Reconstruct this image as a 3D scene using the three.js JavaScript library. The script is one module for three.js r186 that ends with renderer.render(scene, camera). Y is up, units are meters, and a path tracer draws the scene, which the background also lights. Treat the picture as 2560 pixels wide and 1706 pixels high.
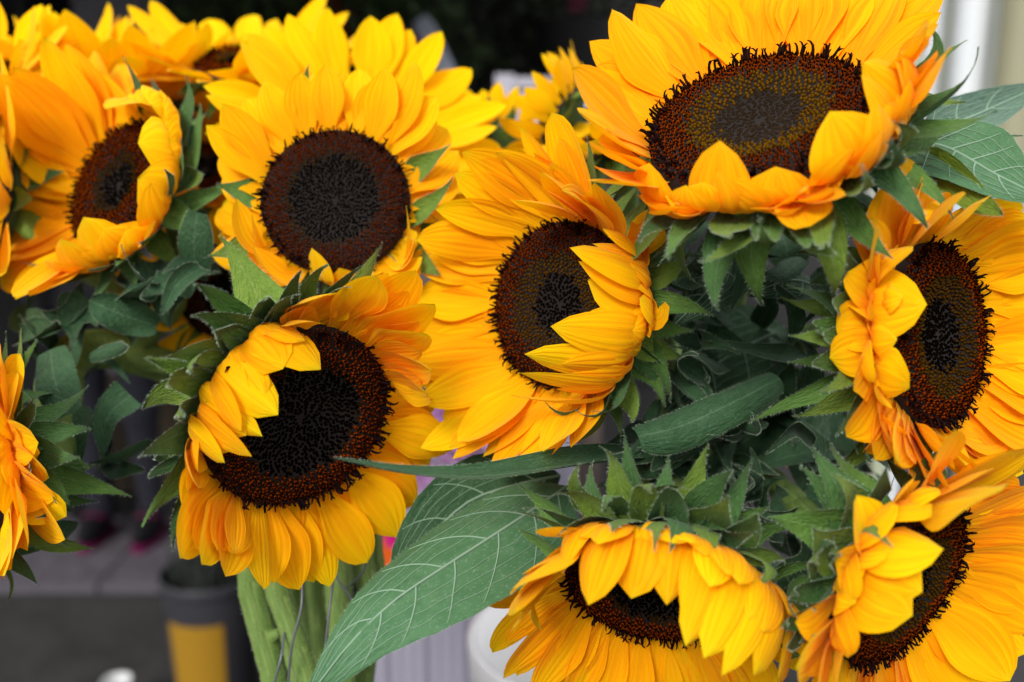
import * as THREE from 'three';
import { mergeGeometries } from 'three/addons/utils/BufferGeometryUtils.js';
import { MarchingCubes } from 'three/addons/objects/MarchingCubes.js';

// ---------------------------------------------------------------- camera, sky, sun, exposure
const scene = new THREE.Scene();
const camera = new THREE.PerspectiveCamera(40, 1024 / 682, 0.02, 60);
camera.position.set(0, 1.25, 0);
camera.rotation.set(THREE.MathUtils.degToRad(-12), 0, 0);
camera.updateMatrixWorld(true);
camera.focus = 0.385;
camera.userData.fStop = 4.9;
scene.add(camera);

const skyW = 64, skyH = 32, skyData = new Float32Array(skyW * skyH * 4);
for (let j = 0; j < skyH; j++) for (let i = 0; i < skyW; i++) {           // overcast: brightest overhead, even all round
  const el = ((j + 0.5) / skyH - 0.5) * Math.PI;
  const L = 0.72 * (1 + 0.7 * Math.max(0, Math.sin(el))) / 1.4;
  skyData.set([L, L * 1.0, L * 1.04, 1], (j * skyW + i) * 4);
}
const sky = new THREE.DataTexture(skyData, skyW, skyH, THREE.RGBAFormat, THREE.FloatType);
sky.mapping = THREE.EquirectangularReflectionMapping; sky.magFilter = THREE.LinearFilter; sky.needsUpdate = true;
scene.background = sky; scene.environment = sky;

const sun = new THREE.DirectionalLight(new THREE.Color(1, 0.96, 0.90), 1.5);
sun.position.set(-1.3, 3.5, 2.8); sun.target.position.set(0, 1.1, -0.4);
sun.castShadow = true; sun.shadow.radius = 34; sun.shadow.mapSize.set(2048, 2048);
Object.assign(sun.shadow.camera, { left: -3, right: 3, top: 3, bottom: -3, near: 0.1, far: 12 });
scene.add(sun, sun.target);

const renderer = new THREE.WebGLRenderer({ antialias: true });
renderer.toneMapping = THREE.LinearToneMapping;
renderer.toneMappingExposure = 2.0;
renderer.shadowMap.enabled = true; renderer.shadowMap.type = THREE.PCFSoftShadowMap;

// ---------------------------------------------------------------- helpers
let seed = 20240;
function rnd() { seed = (seed + 0x6D2B79F5) | 0; let t = Math.imul(seed ^ (seed >>> 15), 1 | seed); t = (t + Math.imul(t ^ (t >>> 7), 61 | t)) ^ t; return ((t ^ (t >>> 14)) >>> 0) / 4294967296; }
const rr = (a, b) => a + (b - a) * rnd();
const V = (x, y, z) => new THREE.Vector3(x, y, z);
const lerp = THREE.MathUtils.lerp, clamp = THREE.MathUtils.clamp, sstep = THREE.MathUtils.smoothstep;
const FPX = 853 / Math.tan(THREE.MathUtils.degToRad(20));
// a picture point at a distance along the view axis -> a place in the world
const at = (px, py, d) => V((px - 1280) / FPX * d, -(py - 853) / FPX * d, -d).applyMatrix4(camera.matrixWorld);
const onGround = (px, py, y = 0) => { const o = camera.position, q = at(px, py, 1).sub(o); return o.clone().addScaledVector(q, (y - o.y) / q.y); };
const camDir = (x, y, z) => V(x, y, z).normalize().transformDirection(camera.matrixWorld);
// points were measured on enlargements: 0 the whole picture, 1..4 its quarters, 5 true pixels
const K = 2353 / 1280, K0 = 2353 / 2560;
const px = (q, x, y) => q === 0 ? [x / K0, y / K0] : q === 5 ? [x, y] : [x / K + (q % 2 ? 0 : 1280), y / K + (q > 2 ? 853 : 0)];

const used = {};
const numbered = (n) => { used[n] = (used[n] || 0) + 1; return used[n] === 1 ? n : n + '_' + String(used[n] - 1).padStart(3, '0'); };
function mesh(name, g, m, parent) {
  const o = new THREE.Mesh(g, m); o.name = name; o.castShadow = o.receiveShadow = true; parent.add(o); return o;
}
function thing(name, label, category, pos, group) {
  const o = new THREE.Group(); o.name = numbered(name); o.position.copy(pos); scene.add(o);
  o.userData = { label, category }; if (group) o.userData.group = group; return o;
}
function lone(name, label, category, g, m) { const o = mesh(numbered(name), g, m, scene); o.userData = { label, category }; return o; }
function struct(name, g, m) { const o = mesh(name, g, m, scene); o.userData.kind = 'structure'; return o; }

// triangle soup collector
class Soup {
  constructor(origin) { this.p = []; this.i = []; this.c = []; this.uv = []; this.o = origin || V(0, 0, 0); }
  vert(v, c, u = 0, w = 0) { this.p.push(v.x - this.o.x, v.y - this.o.y, v.z - this.o.z); if (c) this.c.push(c[0], c[1], c[2]); this.uv.push(u, w); return this.p.length / 3 - 1; }
  tube(pts, rads, sides, c, cap = true, cEnd) {
    const n = pts.length; let N = null, base = this.p.length / 3, len = 0;
    for (let k = 0; k < n; k++) {
      const T = (k < n - 1 ? pts[k + 1] : pts[k]).clone().sub(k > 0 ? pts[k - 1] : pts[k]).normalize();
      if (!N) { N = Math.abs(T.y) < 0.9 ? V(0, 1, 0) : V(1, 0, 0); }
      N.addScaledVector(T, -N.dot(T)).normalize(); const B = T.clone().cross(N);
      if (k) len += pts[k].distanceTo(pts[k - 1]);
      const col = c && (cEnd ? c.map((a, q) => lerp(a, cEnd[q], k / (n - 1))) : c);
      for (let s = 0; s < sides; s++) {
        const a = s / sides * Math.PI * 2;
        this.vert(pts[k].clone().addScaledVector(N, Math.cos(a) * rads[k]).addScaledVector(B, Math.sin(a) * rads[k]), col, s / sides, len * 40);
      }
    }
    for (let k = 0; k < n - 1; k++) for (let s = 0; s < sides; s++) {
      const a = base + k * sides + s, b = base + k * sides + (s + 1) % sides; this.i.push(a, b, a + sides, b, b + sides, a + sides);
    }
    if (cap) for (const k of [0, n - 1]) {
      if (rads[k] < 1e-5) continue;
      const m = this.vert(pts[k], c && (k && cEnd ? cEnd : c));
      for (let s = 0; s < sides; s++) { const a = base + k * sides + s, b = base + k * sides + (s + 1) % sides; k ? this.i.push(a, b, m) : this.i.push(b, a, m); }
    }
  }
  tri(a, b, d, c) { const i0 = this.vert(a, c), i1 = this.vert(b, c), i2 = this.vert(d, c); this.i.push(i0, i1, i2); }
  build() {
    const g = new THREE.BufferGeometry(); g.setAttribute('position', new THREE.Float32BufferAttribute(this.p, 3));
    g.setAttribute('uv', new THREE.Float32BufferAttribute(this.uv, 2));
    if (this.c.length) g.setAttribute('color', new THREE.Float32BufferAttribute(this.c, 3));
    g.setIndex(this.i); g.computeVertexNormals(); return g;
  }
}
const curve = (pts, n) => new THREE.CatmullRomCurve3(pts).getPoints(n);

// ---------------------------------------------------------------- procedural textures
function tex(w, h, f, srgb = true) {
  const d = new Uint8Array(w * h * 4);
  for (let j = 0; j < h; j++) for (let i = 0; i < w; i++) { const c = f((i + 0.5) / w, (j + 0.5) / h); d.set([c[0] * 255, c[1] * 255, c[2] * 255, 255].map((q) => clamp(Math.round(q), 0, 255)), (j * w + i) * 4); }
  const t = new THREE.DataTexture(d, w, h, THREE.RGBAFormat); if (srgb) t.colorSpace = THREE.SRGBColorSpace;
  t.wrapS = t.wrapT = THREE.RepeatWrapping; t.magFilter = THREE.LinearFilter; t.minFilter = THREE.LinearMipmapLinearFilter; t.generateMipmaps = true; t.needsUpdate = true; return t;
}
const hash2 = (x, y) => { const s = Math.sin(x * 127.1 + y * 311.7) * 43758.5453; return s - Math.floor(s); };
function noise(x, y, per = 4096) {
  const xi = Math.floor(x), yi = Math.floor(y), a = x - xi, b = y - yi, u = a * a * (3 - 2 * a), v = b * b * (3 - 2 * b), m = (k) => ((k % per) + per) % per;
  return lerp(lerp(hash2(m(xi), m(yi)), hash2(m(xi + 1), m(yi)), u), lerp(hash2(m(xi), m(yi + 1)), hash2(m(xi + 1), m(yi + 1)), u), v);
}
const sRGB = (r, g, b) => [r / 255, g / 255, b / 255];
// ray petal: lengthwise nerves, orange streaks from the claw (pigment plus painted shade of the base), a lemon fleck at the tip
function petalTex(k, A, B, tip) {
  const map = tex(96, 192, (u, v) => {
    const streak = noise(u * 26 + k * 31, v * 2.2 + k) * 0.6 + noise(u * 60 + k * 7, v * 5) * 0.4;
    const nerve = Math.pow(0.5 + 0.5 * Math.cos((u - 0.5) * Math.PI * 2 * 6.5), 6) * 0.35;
    const reachTo = 0.12 + 0.95 * noise(u * 22 + k * 5, 3.3 + k) * (0.5 + noise(u * 70, 9 + k)), dyeAndShade = 1 - sstep(v, reachTo - 0.10, reachTo + 0.16);
    let m = clamp((streak - 0.5) * 0.6 + 0.18 + nerve * 0.25 + dyeAndShade * 0.36, 0, 1);
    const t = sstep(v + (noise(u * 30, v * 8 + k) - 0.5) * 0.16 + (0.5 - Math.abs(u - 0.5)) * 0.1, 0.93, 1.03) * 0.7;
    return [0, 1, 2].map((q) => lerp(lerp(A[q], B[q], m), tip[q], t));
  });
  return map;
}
const petalBump = tex(96, 192, (u, v) => {
  const h = 0.5 + 0.24 * Math.cos((u - 0.5) * Math.PI * 2 * 6.5) + 0.4 * (noise(u * 56, v * 3.5) - 0.5); return [h, h, h];
}, false);
const leafBump = tex(128, 128, (u, v) => { const h = 0.5 * noise(u * 22, v * 22, 22) + 0.3 * noise(u * 46, v * 46, 46) + 0.2 * hash2(Math.floor(u * 128), Math.floor(v * 128)); return [h, h, h]; }, false);
function greenTex(A, B, hair, k) {
  return tex(128, 256, (u, v) => {
    const n = 0.55 * noise(u * 9 + k, v * 18, 4096) + 0.45 * noise(u * 34, v * 60 + k, 4096);
    const h = hash2(Math.floor(u * 128) + k * 3, Math.floor(v * 256)) > 0.955 ? hair : 0;
    const midline = Math.exp(-Math.pow((u - 0.5) / 0.018, 2)) * 0.35;
    return [0, 1, 2].map((q) => lerp(lerp(A[q], B[q], n), 0.72, h + midline * 0.5));
  });
}
const phys = (o) => new THREE.MeshPhysicalMaterial({ side: THREE.DoubleSide, ...o });
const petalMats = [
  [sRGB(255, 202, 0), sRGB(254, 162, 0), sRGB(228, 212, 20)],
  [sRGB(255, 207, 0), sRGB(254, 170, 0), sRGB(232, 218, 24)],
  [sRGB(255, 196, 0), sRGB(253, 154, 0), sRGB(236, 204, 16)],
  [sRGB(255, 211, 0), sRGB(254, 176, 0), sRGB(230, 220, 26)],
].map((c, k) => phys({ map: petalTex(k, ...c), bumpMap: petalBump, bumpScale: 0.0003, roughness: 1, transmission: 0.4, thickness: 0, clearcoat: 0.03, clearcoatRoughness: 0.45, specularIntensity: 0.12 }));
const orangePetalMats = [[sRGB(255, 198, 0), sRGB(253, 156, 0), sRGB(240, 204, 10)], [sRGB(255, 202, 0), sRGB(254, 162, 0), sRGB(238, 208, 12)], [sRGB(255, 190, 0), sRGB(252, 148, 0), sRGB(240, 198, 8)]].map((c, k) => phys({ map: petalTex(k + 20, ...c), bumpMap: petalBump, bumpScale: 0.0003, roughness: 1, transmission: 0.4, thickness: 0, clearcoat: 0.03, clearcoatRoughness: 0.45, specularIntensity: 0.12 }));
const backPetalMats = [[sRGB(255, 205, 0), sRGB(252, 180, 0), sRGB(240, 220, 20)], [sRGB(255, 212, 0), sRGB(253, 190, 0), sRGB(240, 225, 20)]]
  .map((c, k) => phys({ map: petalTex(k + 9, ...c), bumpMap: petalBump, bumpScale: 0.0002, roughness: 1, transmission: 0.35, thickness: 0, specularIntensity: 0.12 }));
const green = (A, B, hair, k, o = {}) => phys({ map: greenTex(A.map((q) => q * 0.91), B.map((q) => q * 0.91), hair, k), bumpMap: leafBump, bumpScale: 0.0008, roughness: 0.75, specularIntensity: 0.6, sheen: 0.22, sheenRoughness: 0.6, sheenColor: new THREE.Color(0.55, 0.7, 0.6), ...o });
const bractMats = [green(sRGB(74, 116, 44), sRGB(100, 138, 58), 0.25, 1), green(sRGB(58, 98, 46), sRGB(80, 118, 58), 0.25, 2), green(sRGB(96, 130, 40), sRGB(124, 148, 54), 0.2, 3)];
const leafMats = { mid: green(sRGB(40, 76, 44), sRGB(58, 94, 58), 0.35, 7), pale: green(sRGB(64, 108, 68), sRGB(84, 124, 84), 0.3, 8), lime: green(sRGB(100, 130, 30), sRGB(124, 148, 44), 0.2, 10), grey: green(sRGB(76, 108, 90), sRGB(96, 124, 104), 0.3, 11) };
const stemMat = new THREE.MeshStandardMaterial({ roughness: 0.75, bumpMap: leafBump, bumpScale: 0.0005, map: tex(64, 128, (u, v) => { const n = noise(u * 16, v * 2, 16) * 0.7 + noise(u * 8 + 3, v * 14, 4096) * 0.2 + hash2(Math.floor(u * 64), Math.floor(v * 128)) * 0.2; const s = hash2(Math.floor(u * 32), Math.floor(v * 64) + 9) > 0.93 ? 0.25 : 0; return [lerp(0.28, 0.46, n) + s * 0.3, lerp(0.40, 0.56, n) + s * 0.1, lerp(0.14, 0.27, n) + s * 0.2]; }) });
const receptacleMat = green(sRGB(44, 72, 28), sRGB(66, 92, 38), 0.2, 12);
const hairMat = new THREE.MeshStandardMaterial({ color: new THREE.Color().setRGB(0.30, 0.37, 0.27), roughness: 0.8, side: THREE.DoubleSide });
const veinMat = new THREE.MeshStandardMaterial({ color: new THREE.Color().setRGB(0.19, 0.30, 0.20), roughness: 0.8 });
const floretMat = new THREE.MeshPhysicalMaterial({ vertexColors: true, roughness: 0.6, specularIntensity: 0 });
const stigmaMats = [[0.008, 0.0025, 0.002], [0.016, 0.0035, 0.002], [0.006, 0.0025, 0.0035]].map((c) => new THREE.MeshPhysicalMaterial({ color: new THREE.Color().setRGB(...c), roughness: 0.7, specularIntensity: 0.1 }));

// ---------------------------------------------------------------- the setting
const grain = tex(256, 256, (u, v) => { const n = 0.4 * noise(u * 16, v * 16, 16) + 0.35 * noise(u * 64, v * 64, 64) + 0.25 * hash2(Math.floor(u * 256), Math.floor(v * 256)); return [0.55 + 0.45 * n, 0.55 + 0.45 * n, 0.55 + 0.45 * n]; });
const rep = (t, a, b) => { const c = t.clone(); c.repeat.set(a, b); c.needsUpdate = true; return c; };
{
  const g = new THREE.PlaneGeometry(60, 60); g.rotateX(-Math.PI / 2);
  struct('ground', g, new THREE.MeshStandardMaterial({ map: rep(grain, 60, 60), color: new THREE.Color().setRGB(0.048, 0.045, 0.045), roughness: 0.98 }));
  // paved strip with separate slabs
  const zA = onGround(300, 1488).z;
  const slab = new THREE.MeshStandardMaterial({ map: rep(grain, 1, 1), color: new THREE.Color().setRGB(0.15, 0.135, 0.165), roughness: 0.85 });
  const pav = new THREE.Group(); pav.name = 'pavement'; pav.userData.kind = 'structure'; scene.add(pav);
  const w = 0.44, d = 0.48;
  for (let i = -5; i <= 1; i++) for (let j = 0; j < 1; j++) { const b = new THREE.BoxGeometry(w - 0.008, 0.03, d - 0.008); b.translate(-0.95 + i * w, 0.017, zA - d * (j + 0.5)); mesh('slab', b, slab, pav); }
}

// ---------------------------------------------------------------- blades: petals, bracts and leaves
const petalWidth = (t, sharp) => { const b = lerp(0.34, 1, sstep(t, 0, 0.52)); if (t <= 0.45) return b; const u = (t - 0.45) / 0.55; return b * Math.pow(Math.max(0, 1 - Math.pow(u, 2.1)), sharp); };
const bractWidth = (t) => { if (t < 0.32) return lerp(0.7, 1, sstep(t, 0, 0.32)); const u = (t - 0.32) / 0.68; return Math.pow(Math.max(0, 1 - u), 1.35) * 0.86 + 0.14 * (1 - u); };
const curlWidth = (t, sharp) => { const b = lerp(0.36, 1, sstep(t, 0, 0.62)); if (t <= 0.64) return b; const u = (t - 0.64) / 0.36; return b * Math.pow(Math.max(0, 1 - Math.pow(u, 1.9)), sharp * 0.85); };
const spikeWidth = (t) => t < 0.12 ? lerp(0.85, 1, t / 0.12) : Math.pow(Math.max(0, 1 - (t - 0.12) / 0.88), 1.3) * 0.92 + 0.08 * (1 - t);
const leafWidth = (t) => Math.pow(Math.sin(Math.PI * Math.pow(clamp(t, 0, 1), 0.72)), 0.75) * (1 - 0.25 * t) + 0.03 * (1 - t);
// a curved blade along pts; N0: the way its upper face looks at the base
function blade(origin, pts, N0, width, prof, o = {}) {
  const nx = o.nx || 8, n = pts.length, s = new Soup(origin), edgeL = [], edgeR = [];
  let N = N0.clone(); const W = width / 2, ph = rr(0, 6), ph2 = rr(0, 6), rows = [];
  for (let k = 0; k < n; k++) {
    const t = k / (n - 1), T = pts[Math.min(k + 1, n - 1)].clone().sub(pts[Math.max(k - 1, 0)]).normalize();
    N.addScaledVector(T, -N.dot(T)).normalize();
    const tw = (o.twist || 0) * t, Nt = N.clone().applyAxisAngle(T, tw), S = T.clone().cross(Nt).normalize(), f = prof(t), row = [];
    for (let i = 0; i <= nx; i++) {
      const x = i / nx * 2 - 1, ax = Math.abs(x);
      const serr = o.serrate && ax > 0.99 ? 1 + o.serrate * (((k * 0.5) % 1) - 0.25) : 1;
      const roll = (o.roll || 0) * f * (x > 0 ? (o.rollR ?? 1) : (o.rollL ?? 1));              // arc across the blade
      let sx, h;
      if (Math.abs(roll) > 0.05) { const r = 1 / roll; sx = Math.sin(x * roll) * r; h = (1 - Math.cos(x * roll)) * r; } else { sx = x; h = x * x * roll / 2; }
      h += (o.keel || 0) * ax + (o.ridge || 0) * Math.cos(x * Math.PI * 3) * (1 - ax * 0.6) * Math.sin(Math.PI * clamp(t * 1.1, 0, 1));
      h += (o.wave || 0) * Math.sin(t * (o.waves || 9) + (x > 0 ? ph : ph2)) * ax * ax;
      const P = pts[k].clone().addScaledVector(S, sx * f * W * serr).addScaledVector(Nt, h * W * (0.35 + 0.65 * f));
      row.push(P); s.vert(P, null, (x + 1) / 2, t);
      if (i === 0) edgeL.push([P, S.clone().negate().addScaledVector(T, 0.4).addScaledVector(Nt, 0.35)]); if (i === nx) edgeR.push([P, S.clone().addScaledVector(T, 0.4).addScaledVector(Nt, 0.35)]);
    }
    rows.push({ P: row, N: Nt, S, T, f });
  }
  for (let k = 0; k < n - 1; k++) for (let i = 0; i < nx; i++) { const a = k * (nx + 1) + i; s.i.push(a, a + nx + 1, a + 1, a + 1, a + nx + 1, a + nx + 2); }
  const g = s.build(); return { g, edgeL, edgeR, rows };
}
function fuzz(soup, c, rads, n, len) {                                   // hairs standing all over a stem
  for (let j = 0; j < n; j++) { const u = rnd() * (c.length - 1.01), k = Math.floor(u), T = c[k + 1].clone().sub(c[k]).normalize(), d = V(rr(-1, 1), rr(-1, 1), rr(-1, 1)); d.addScaledVector(T, -d.dot(T)).normalize();
    const p = c[k].clone().lerp(c[k + 1], u - k).addScaledVector(d, rads[k] * 0.97), w = T.clone().setLength(len * 0.05); soup.tri(p.clone().add(w), p.clone().sub(w), p.clone().addScaledVector(d, len * rr(0.5, 1.1)).addScaledVector(T, len * rr(-0.4, 0.4))); }
}
function fringe(soup, edges, len, per) {                                 // fine white hairs along the edges of bracts and leaves
  for (const e of edges) for (let k = 0; k < e.length - 1; k++) for (let j = 0; j < per; j++) {
    const u = rnd(), p = e[k][0].clone().lerp(e[k + 1][0], u), d = e[k][1].clone().add(V(rr(-0.5, 0.5), rr(-0.5, 0.5), rr(-0.5, 0.5))).normalize();
    const w = d.clone().cross(V(rr(-1, 1), rr(-1, 1), rr(-1, 1))).setLength(len * 0.045), q = p.clone().addScaledVector(d, len * rr(0.5, 1.2));
    soup.tri(p.clone().add(w), p.clone().sub(w), q);
  }
}
function hook(pts, axis, ang, from) {                                     // bends the end of a path over
  const n = pts.length, m = Math.floor(n * from), out = pts.slice(0, m + 1);
  for (let k = m + 1; k < n; k++) out.push(out[k - 1].clone().add(pts[k].clone().sub(pts[k - 1]).applyAxisAngle(axis, ang * (k - m) / (n - 1 - m))));
  return out;
}
const bez = (a, b, c, n) => new THREE.QuadraticBezierCurve3(a, b, c).getPoints(n);

// place of a tip seen at a picture point, a given length away from its base; want: the way it should roughly point
function reach(base, pt, L, want) {
  const o = camera.position, d = at(pt[0], pt[1], 1).sub(o).normalize(), oc = o.clone().sub(base), b = oc.dot(d), disc = b * b - (oc.lengthSq() - L * L);
  if (disc <= 0) { const p = o.clone().addScaledVector(d, -b); return p; }
  const s = Math.sqrt(disc), p1 = o.clone().addScaledVector(d, -b - s), p2 = o.clone().addScaledVector(d, -b + s);
  return p1.clone().sub(base).normalize().dot(want) > p2.clone().sub(base).normalize().dot(want) ? p1 : p2;
}

// ---------------------------------------------------------------- stigmas of the rim florets (shared shapes)
const stigmaGeos = [];
for (let k = 0; k < 7; k++) {
  const s = new Soup(), bend = rr(-0.5, 0.9), side = rr(-0.6, 0.6);
  const pts = [V(0, 0, 0), V(0.06 * side, 0.45, 0.04), V(0.2 * side, 0.85, 0.15 * bend), V(0.45 * side, 1.15, 0.45 * bend), V(0.65 * side, 1.25, 0.8 * bend)];
  s.tube(pts, [0.17, 0.15, 0.13, 0.10, 0.04], 5, null);
  if (k % 2) s.tube([V(0.2 * side, 0.8, 0.1 * bend), V(0.1 * side - 0.3, 1.1, -0.1), V(0.1 * side - 0.55, 1.15, -0.2)], [0.11, 0.09, 0.03], 5, null);
  stigmaGeos.push(s.build());
}

// ---------------------------------------------------------------- a sunflower
const FL = 'sunflowers tied in bunches';
function sunflower(f) {
  const n = camDir(...f.n), C = at(...f.c, f.d), R = f.r / FPX * f.d, L = (f.len || 1.55) * R, WD = 0.40 * L * (f.wide || 1);
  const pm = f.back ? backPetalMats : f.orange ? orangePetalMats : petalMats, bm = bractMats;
  const back = C.clone().addScaledVector(n, -0.62 * R), foot = f.stem[f.stem.length - 1];
  const O = foot.clone(), G = thing('sunflower', f.label, 'sunflower', O, FL);
  const e1 = Math.abs(n.y) < 0.95 ? V(0, 1, 0) : V(1, 0, 0); e1.addScaledVector(n, -e1.dot(n)).normalize(); const e2 = n.clone().cross(e1);
  const radial = (phi) => e1.clone().multiplyScalar(Math.cos(phi)).addScaledVector(e2, Math.sin(phi));
  const azimuth = (pt) => { const o = camera.position, d = at(pt[0], pt[1], 1).sub(o), k = C.clone().sub(o).dot(n) / d.dot(n), q = o.clone().addScaledVector(d, k).sub(C); return Math.atan2(q.dot(e2), q.dot(e1)); };
  const rim = (phi, rho, h) => C.clone().addScaledVector(radial(phi), R * rho).addScaledVector(n, R * h);
  // ---- petals
  const list = [];
  for (const p of f.petals || []) {
    const [q, bx, by, tx, ty, w = 1, flag = '', ln = 1] = p, phi = azimuth(px(q, bx, by)), rad = radial(phi), curl = flag.includes('c');
    const base = rim(phi, curl ? rr(0.93, 1.03) : 0.97, -0.03 - (curl ? 0.16 : 0.05) * rnd()), want = curl ? n.clone().addScaledVector(rad, -0.15).normalize() : rad.clone().multiplyScalar(0.85).addScaledVector(n, f.lean ?? 0.5).normalize();
    const ray = at(...px(q, tx, ty), 1).sub(camera.position).normalize(), rel = base.clone().sub(camera.position), seen = rel.addScaledVector(ray, -rel.dot(ray)).length();
    const full = L * rr(0.94, 1.04) * ln * (curl ? 0.72 : 0.94), len = curl ? Math.min(full, Math.max(seen * 1.25, 0.42 * L)) : full, tip = reach(base, px(q, tx, ty), len, want);
    list.push({ phi, base, tip, w, curl });
  }
  list.sort((a, b) => a.phi - b.phi);
  const fills = [];
  if (list.length) list.forEach((a, i) => {                                // a second whorl behind, between each two petals
    const b = list[(i + 1) % list.length]; let d = b.phi - a.phi; if (d < 0) d += Math.PI * 2;
    const m = Math.max(1, Math.round(d / 0.17));
    for (let k = 0; k < m; k++) {
      const u = (k + 0.5) / m, phi = a.phi + d * u, base = rim(phi, 0.95, -0.10);
      const loc = (p) => { const v = p.tip.clone().sub(p.base), r = radial(p.phi), t = n.clone().cross(r); return [v.dot(r), v.dot(t), v.dot(n)]; };
      const A = loc(a), B = loc(b), r = radial(phi), t = n.clone().cross(r), sc = rr(0.80, 0.98), both = a.curl || b.curl;
      const v = r.clone().multiplyScalar(lerp(A[0], B[0], u) * sc + 0.04 * L).addScaledVector(t, lerp(A[1], B[1], u) * sc * 0.8).addScaledVector(n, lerp(A[2], B[2], u) * sc - 0.05 * L);
      if (d < 1.4 && both && rnd() > 0.8) continue;
      if (both && d < 1.4) v.addScaledVector(r, L * rr(0.10, 0.34) * (f.open ?? 1)).addScaledVector(n, -L * rr(0.05, 0.26) * (f.open ?? 1));
      if (d < 1.4) fills.push({ phi, base, tip: base.clone().add(v), w: 0.85, curl: a.curl && b.curl, fill: true });
      else { const el = rr(0.2, 0.6); fills.push({ phi, base, tip: base.clone().addScaledVector(r, L * Math.cos(el) * 0.95).addScaledVector(n, L * Math.sin(el)), w: 1 }); }
    }
  });
  if (f.auto) for (let lay = 0; lay < 2; lay++) for (let k = 0; k < f.auto; k++) {
    const phi = (k + 0.5 * lay + rr(-0.3, 0.3)) / f.auto * Math.PI * 2, el = (f.el || 0.5) + rr(-0.22, 0.25) - lay * 0.22, l = L * rr(0.88, 1.08), r = radial(phi), t = n.clone().cross(r);
    const base = rim(phi, 0.97, -0.04 - lay * 0.05);
    list.push({ phi, base, tip: base.clone().addScaledVector(r, l * Math.cos(el)).addScaledVector(n, l * Math.sin(el)).addScaledVector(t, l * rr(-0.1, 0.1)), w: rr(0.85, 1.15) });
  }
  for (const p of [...list, ...fills]) {
    const r = radial(p.phi), D = p.tip.distanceTo(p.base), e0 = p.curl ? rr(0.1, 0.3) : rr(0.1, 0.5), d0 = r.clone().multiplyScalar(Math.cos(e0)).addScaledVector(n, Math.sin(e0));
    const P1 = p.curl ? p.base.clone().addScaledVector(d0, (f.bulge ?? 0.30) * L + D * 0.25).addScaledVector(n, D * 0.10) : p.base.clone().lerp(p.tip, 0.4).addScaledVector(d0, D * 0.16).addScaledVector(n.clone().cross(r), D * rr(-0.09, 0.09));
    const pts = bez(p.base, P1, p.tip, 13), N0 = n.clone().multiplyScalar(Math.cos(e0)).addScaledVector(r, -Math.sin(e0));
    const b = blade(O, pts, N0, WD * p.w * rr(0.92, 1.06) * (p.curl ? 1.02 : 1), (t) => (p.curl ? curlWidth : petalWidth)(t, p.sharp || lerp(0.62, 0.95, hash2(p.phi, p.w))), { nx: 10, roll: p.curl ? rr(0.35, 0.9) : rr(0.1, 0.7) * (rnd() < 0.25 ? -0.6 : 1), ridge: rr(0.02, 0.07), keel: rr(-0.06, 0.1), wave: rr(0.03, 0.14), waves: rr(4, 9), twist: rr(-0.25, 0.25) });
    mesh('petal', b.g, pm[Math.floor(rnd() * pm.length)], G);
  }
  // ---- seed disc
  const hgt = (q) => R * (q > 1 ? -0.05 : 0.02 + (f.dome ?? 0.10) * Math.exp(-Math.pow((q - 0.72) / 0.28, 2)) - 0.02 * sstep(q, 0.9, 1));
  const prof = []; for (let k = 0; k <= 14; k++) prof.push(new THREE.Vector2(R * k / 14 * 0.985 + 1e-5, hgt(k / 14) - 0.01 * R));
  prof.push(new THREE.Vector2(R * 1.0, -0.12 * R), new THREE.Vector2(R * 0.92, -0.24 * R), new THREE.Vector2(R * 0.62, -0.40 * R), new THREE.Vector2(R * 0.28, -0.56 * R), new THREE.Vector2(R * 0.15, -0.66 * R));
  const quat = new THREE.Quaternion().setFromUnitVectors(V(0, 1, 0), n), place = (g, p) => { g.applyQuaternion(quat); g.translate(p.x - O.x, p.y - O.y, p.z - O.z); return g; };
  mesh('disc', place(new THREE.LatheGeometry(prof.slice(0, 16), 48), C), new THREE.MeshStandardMaterial({ color: new THREE.Color().setRGB(0.005, 0.002, 0.001), roughness: 1 }), G);
  mesh('receptacle', place(new THREE.LatheGeometry(prof.slice(15), 32), C), receptacleMat, G);
  const z1 = f.core ?? 0.42, z2 = f.gold ?? 0.70, dy = V(0, 0, 0);
  const soup = new Soup(O), NF = f.fl || 1000;
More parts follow.
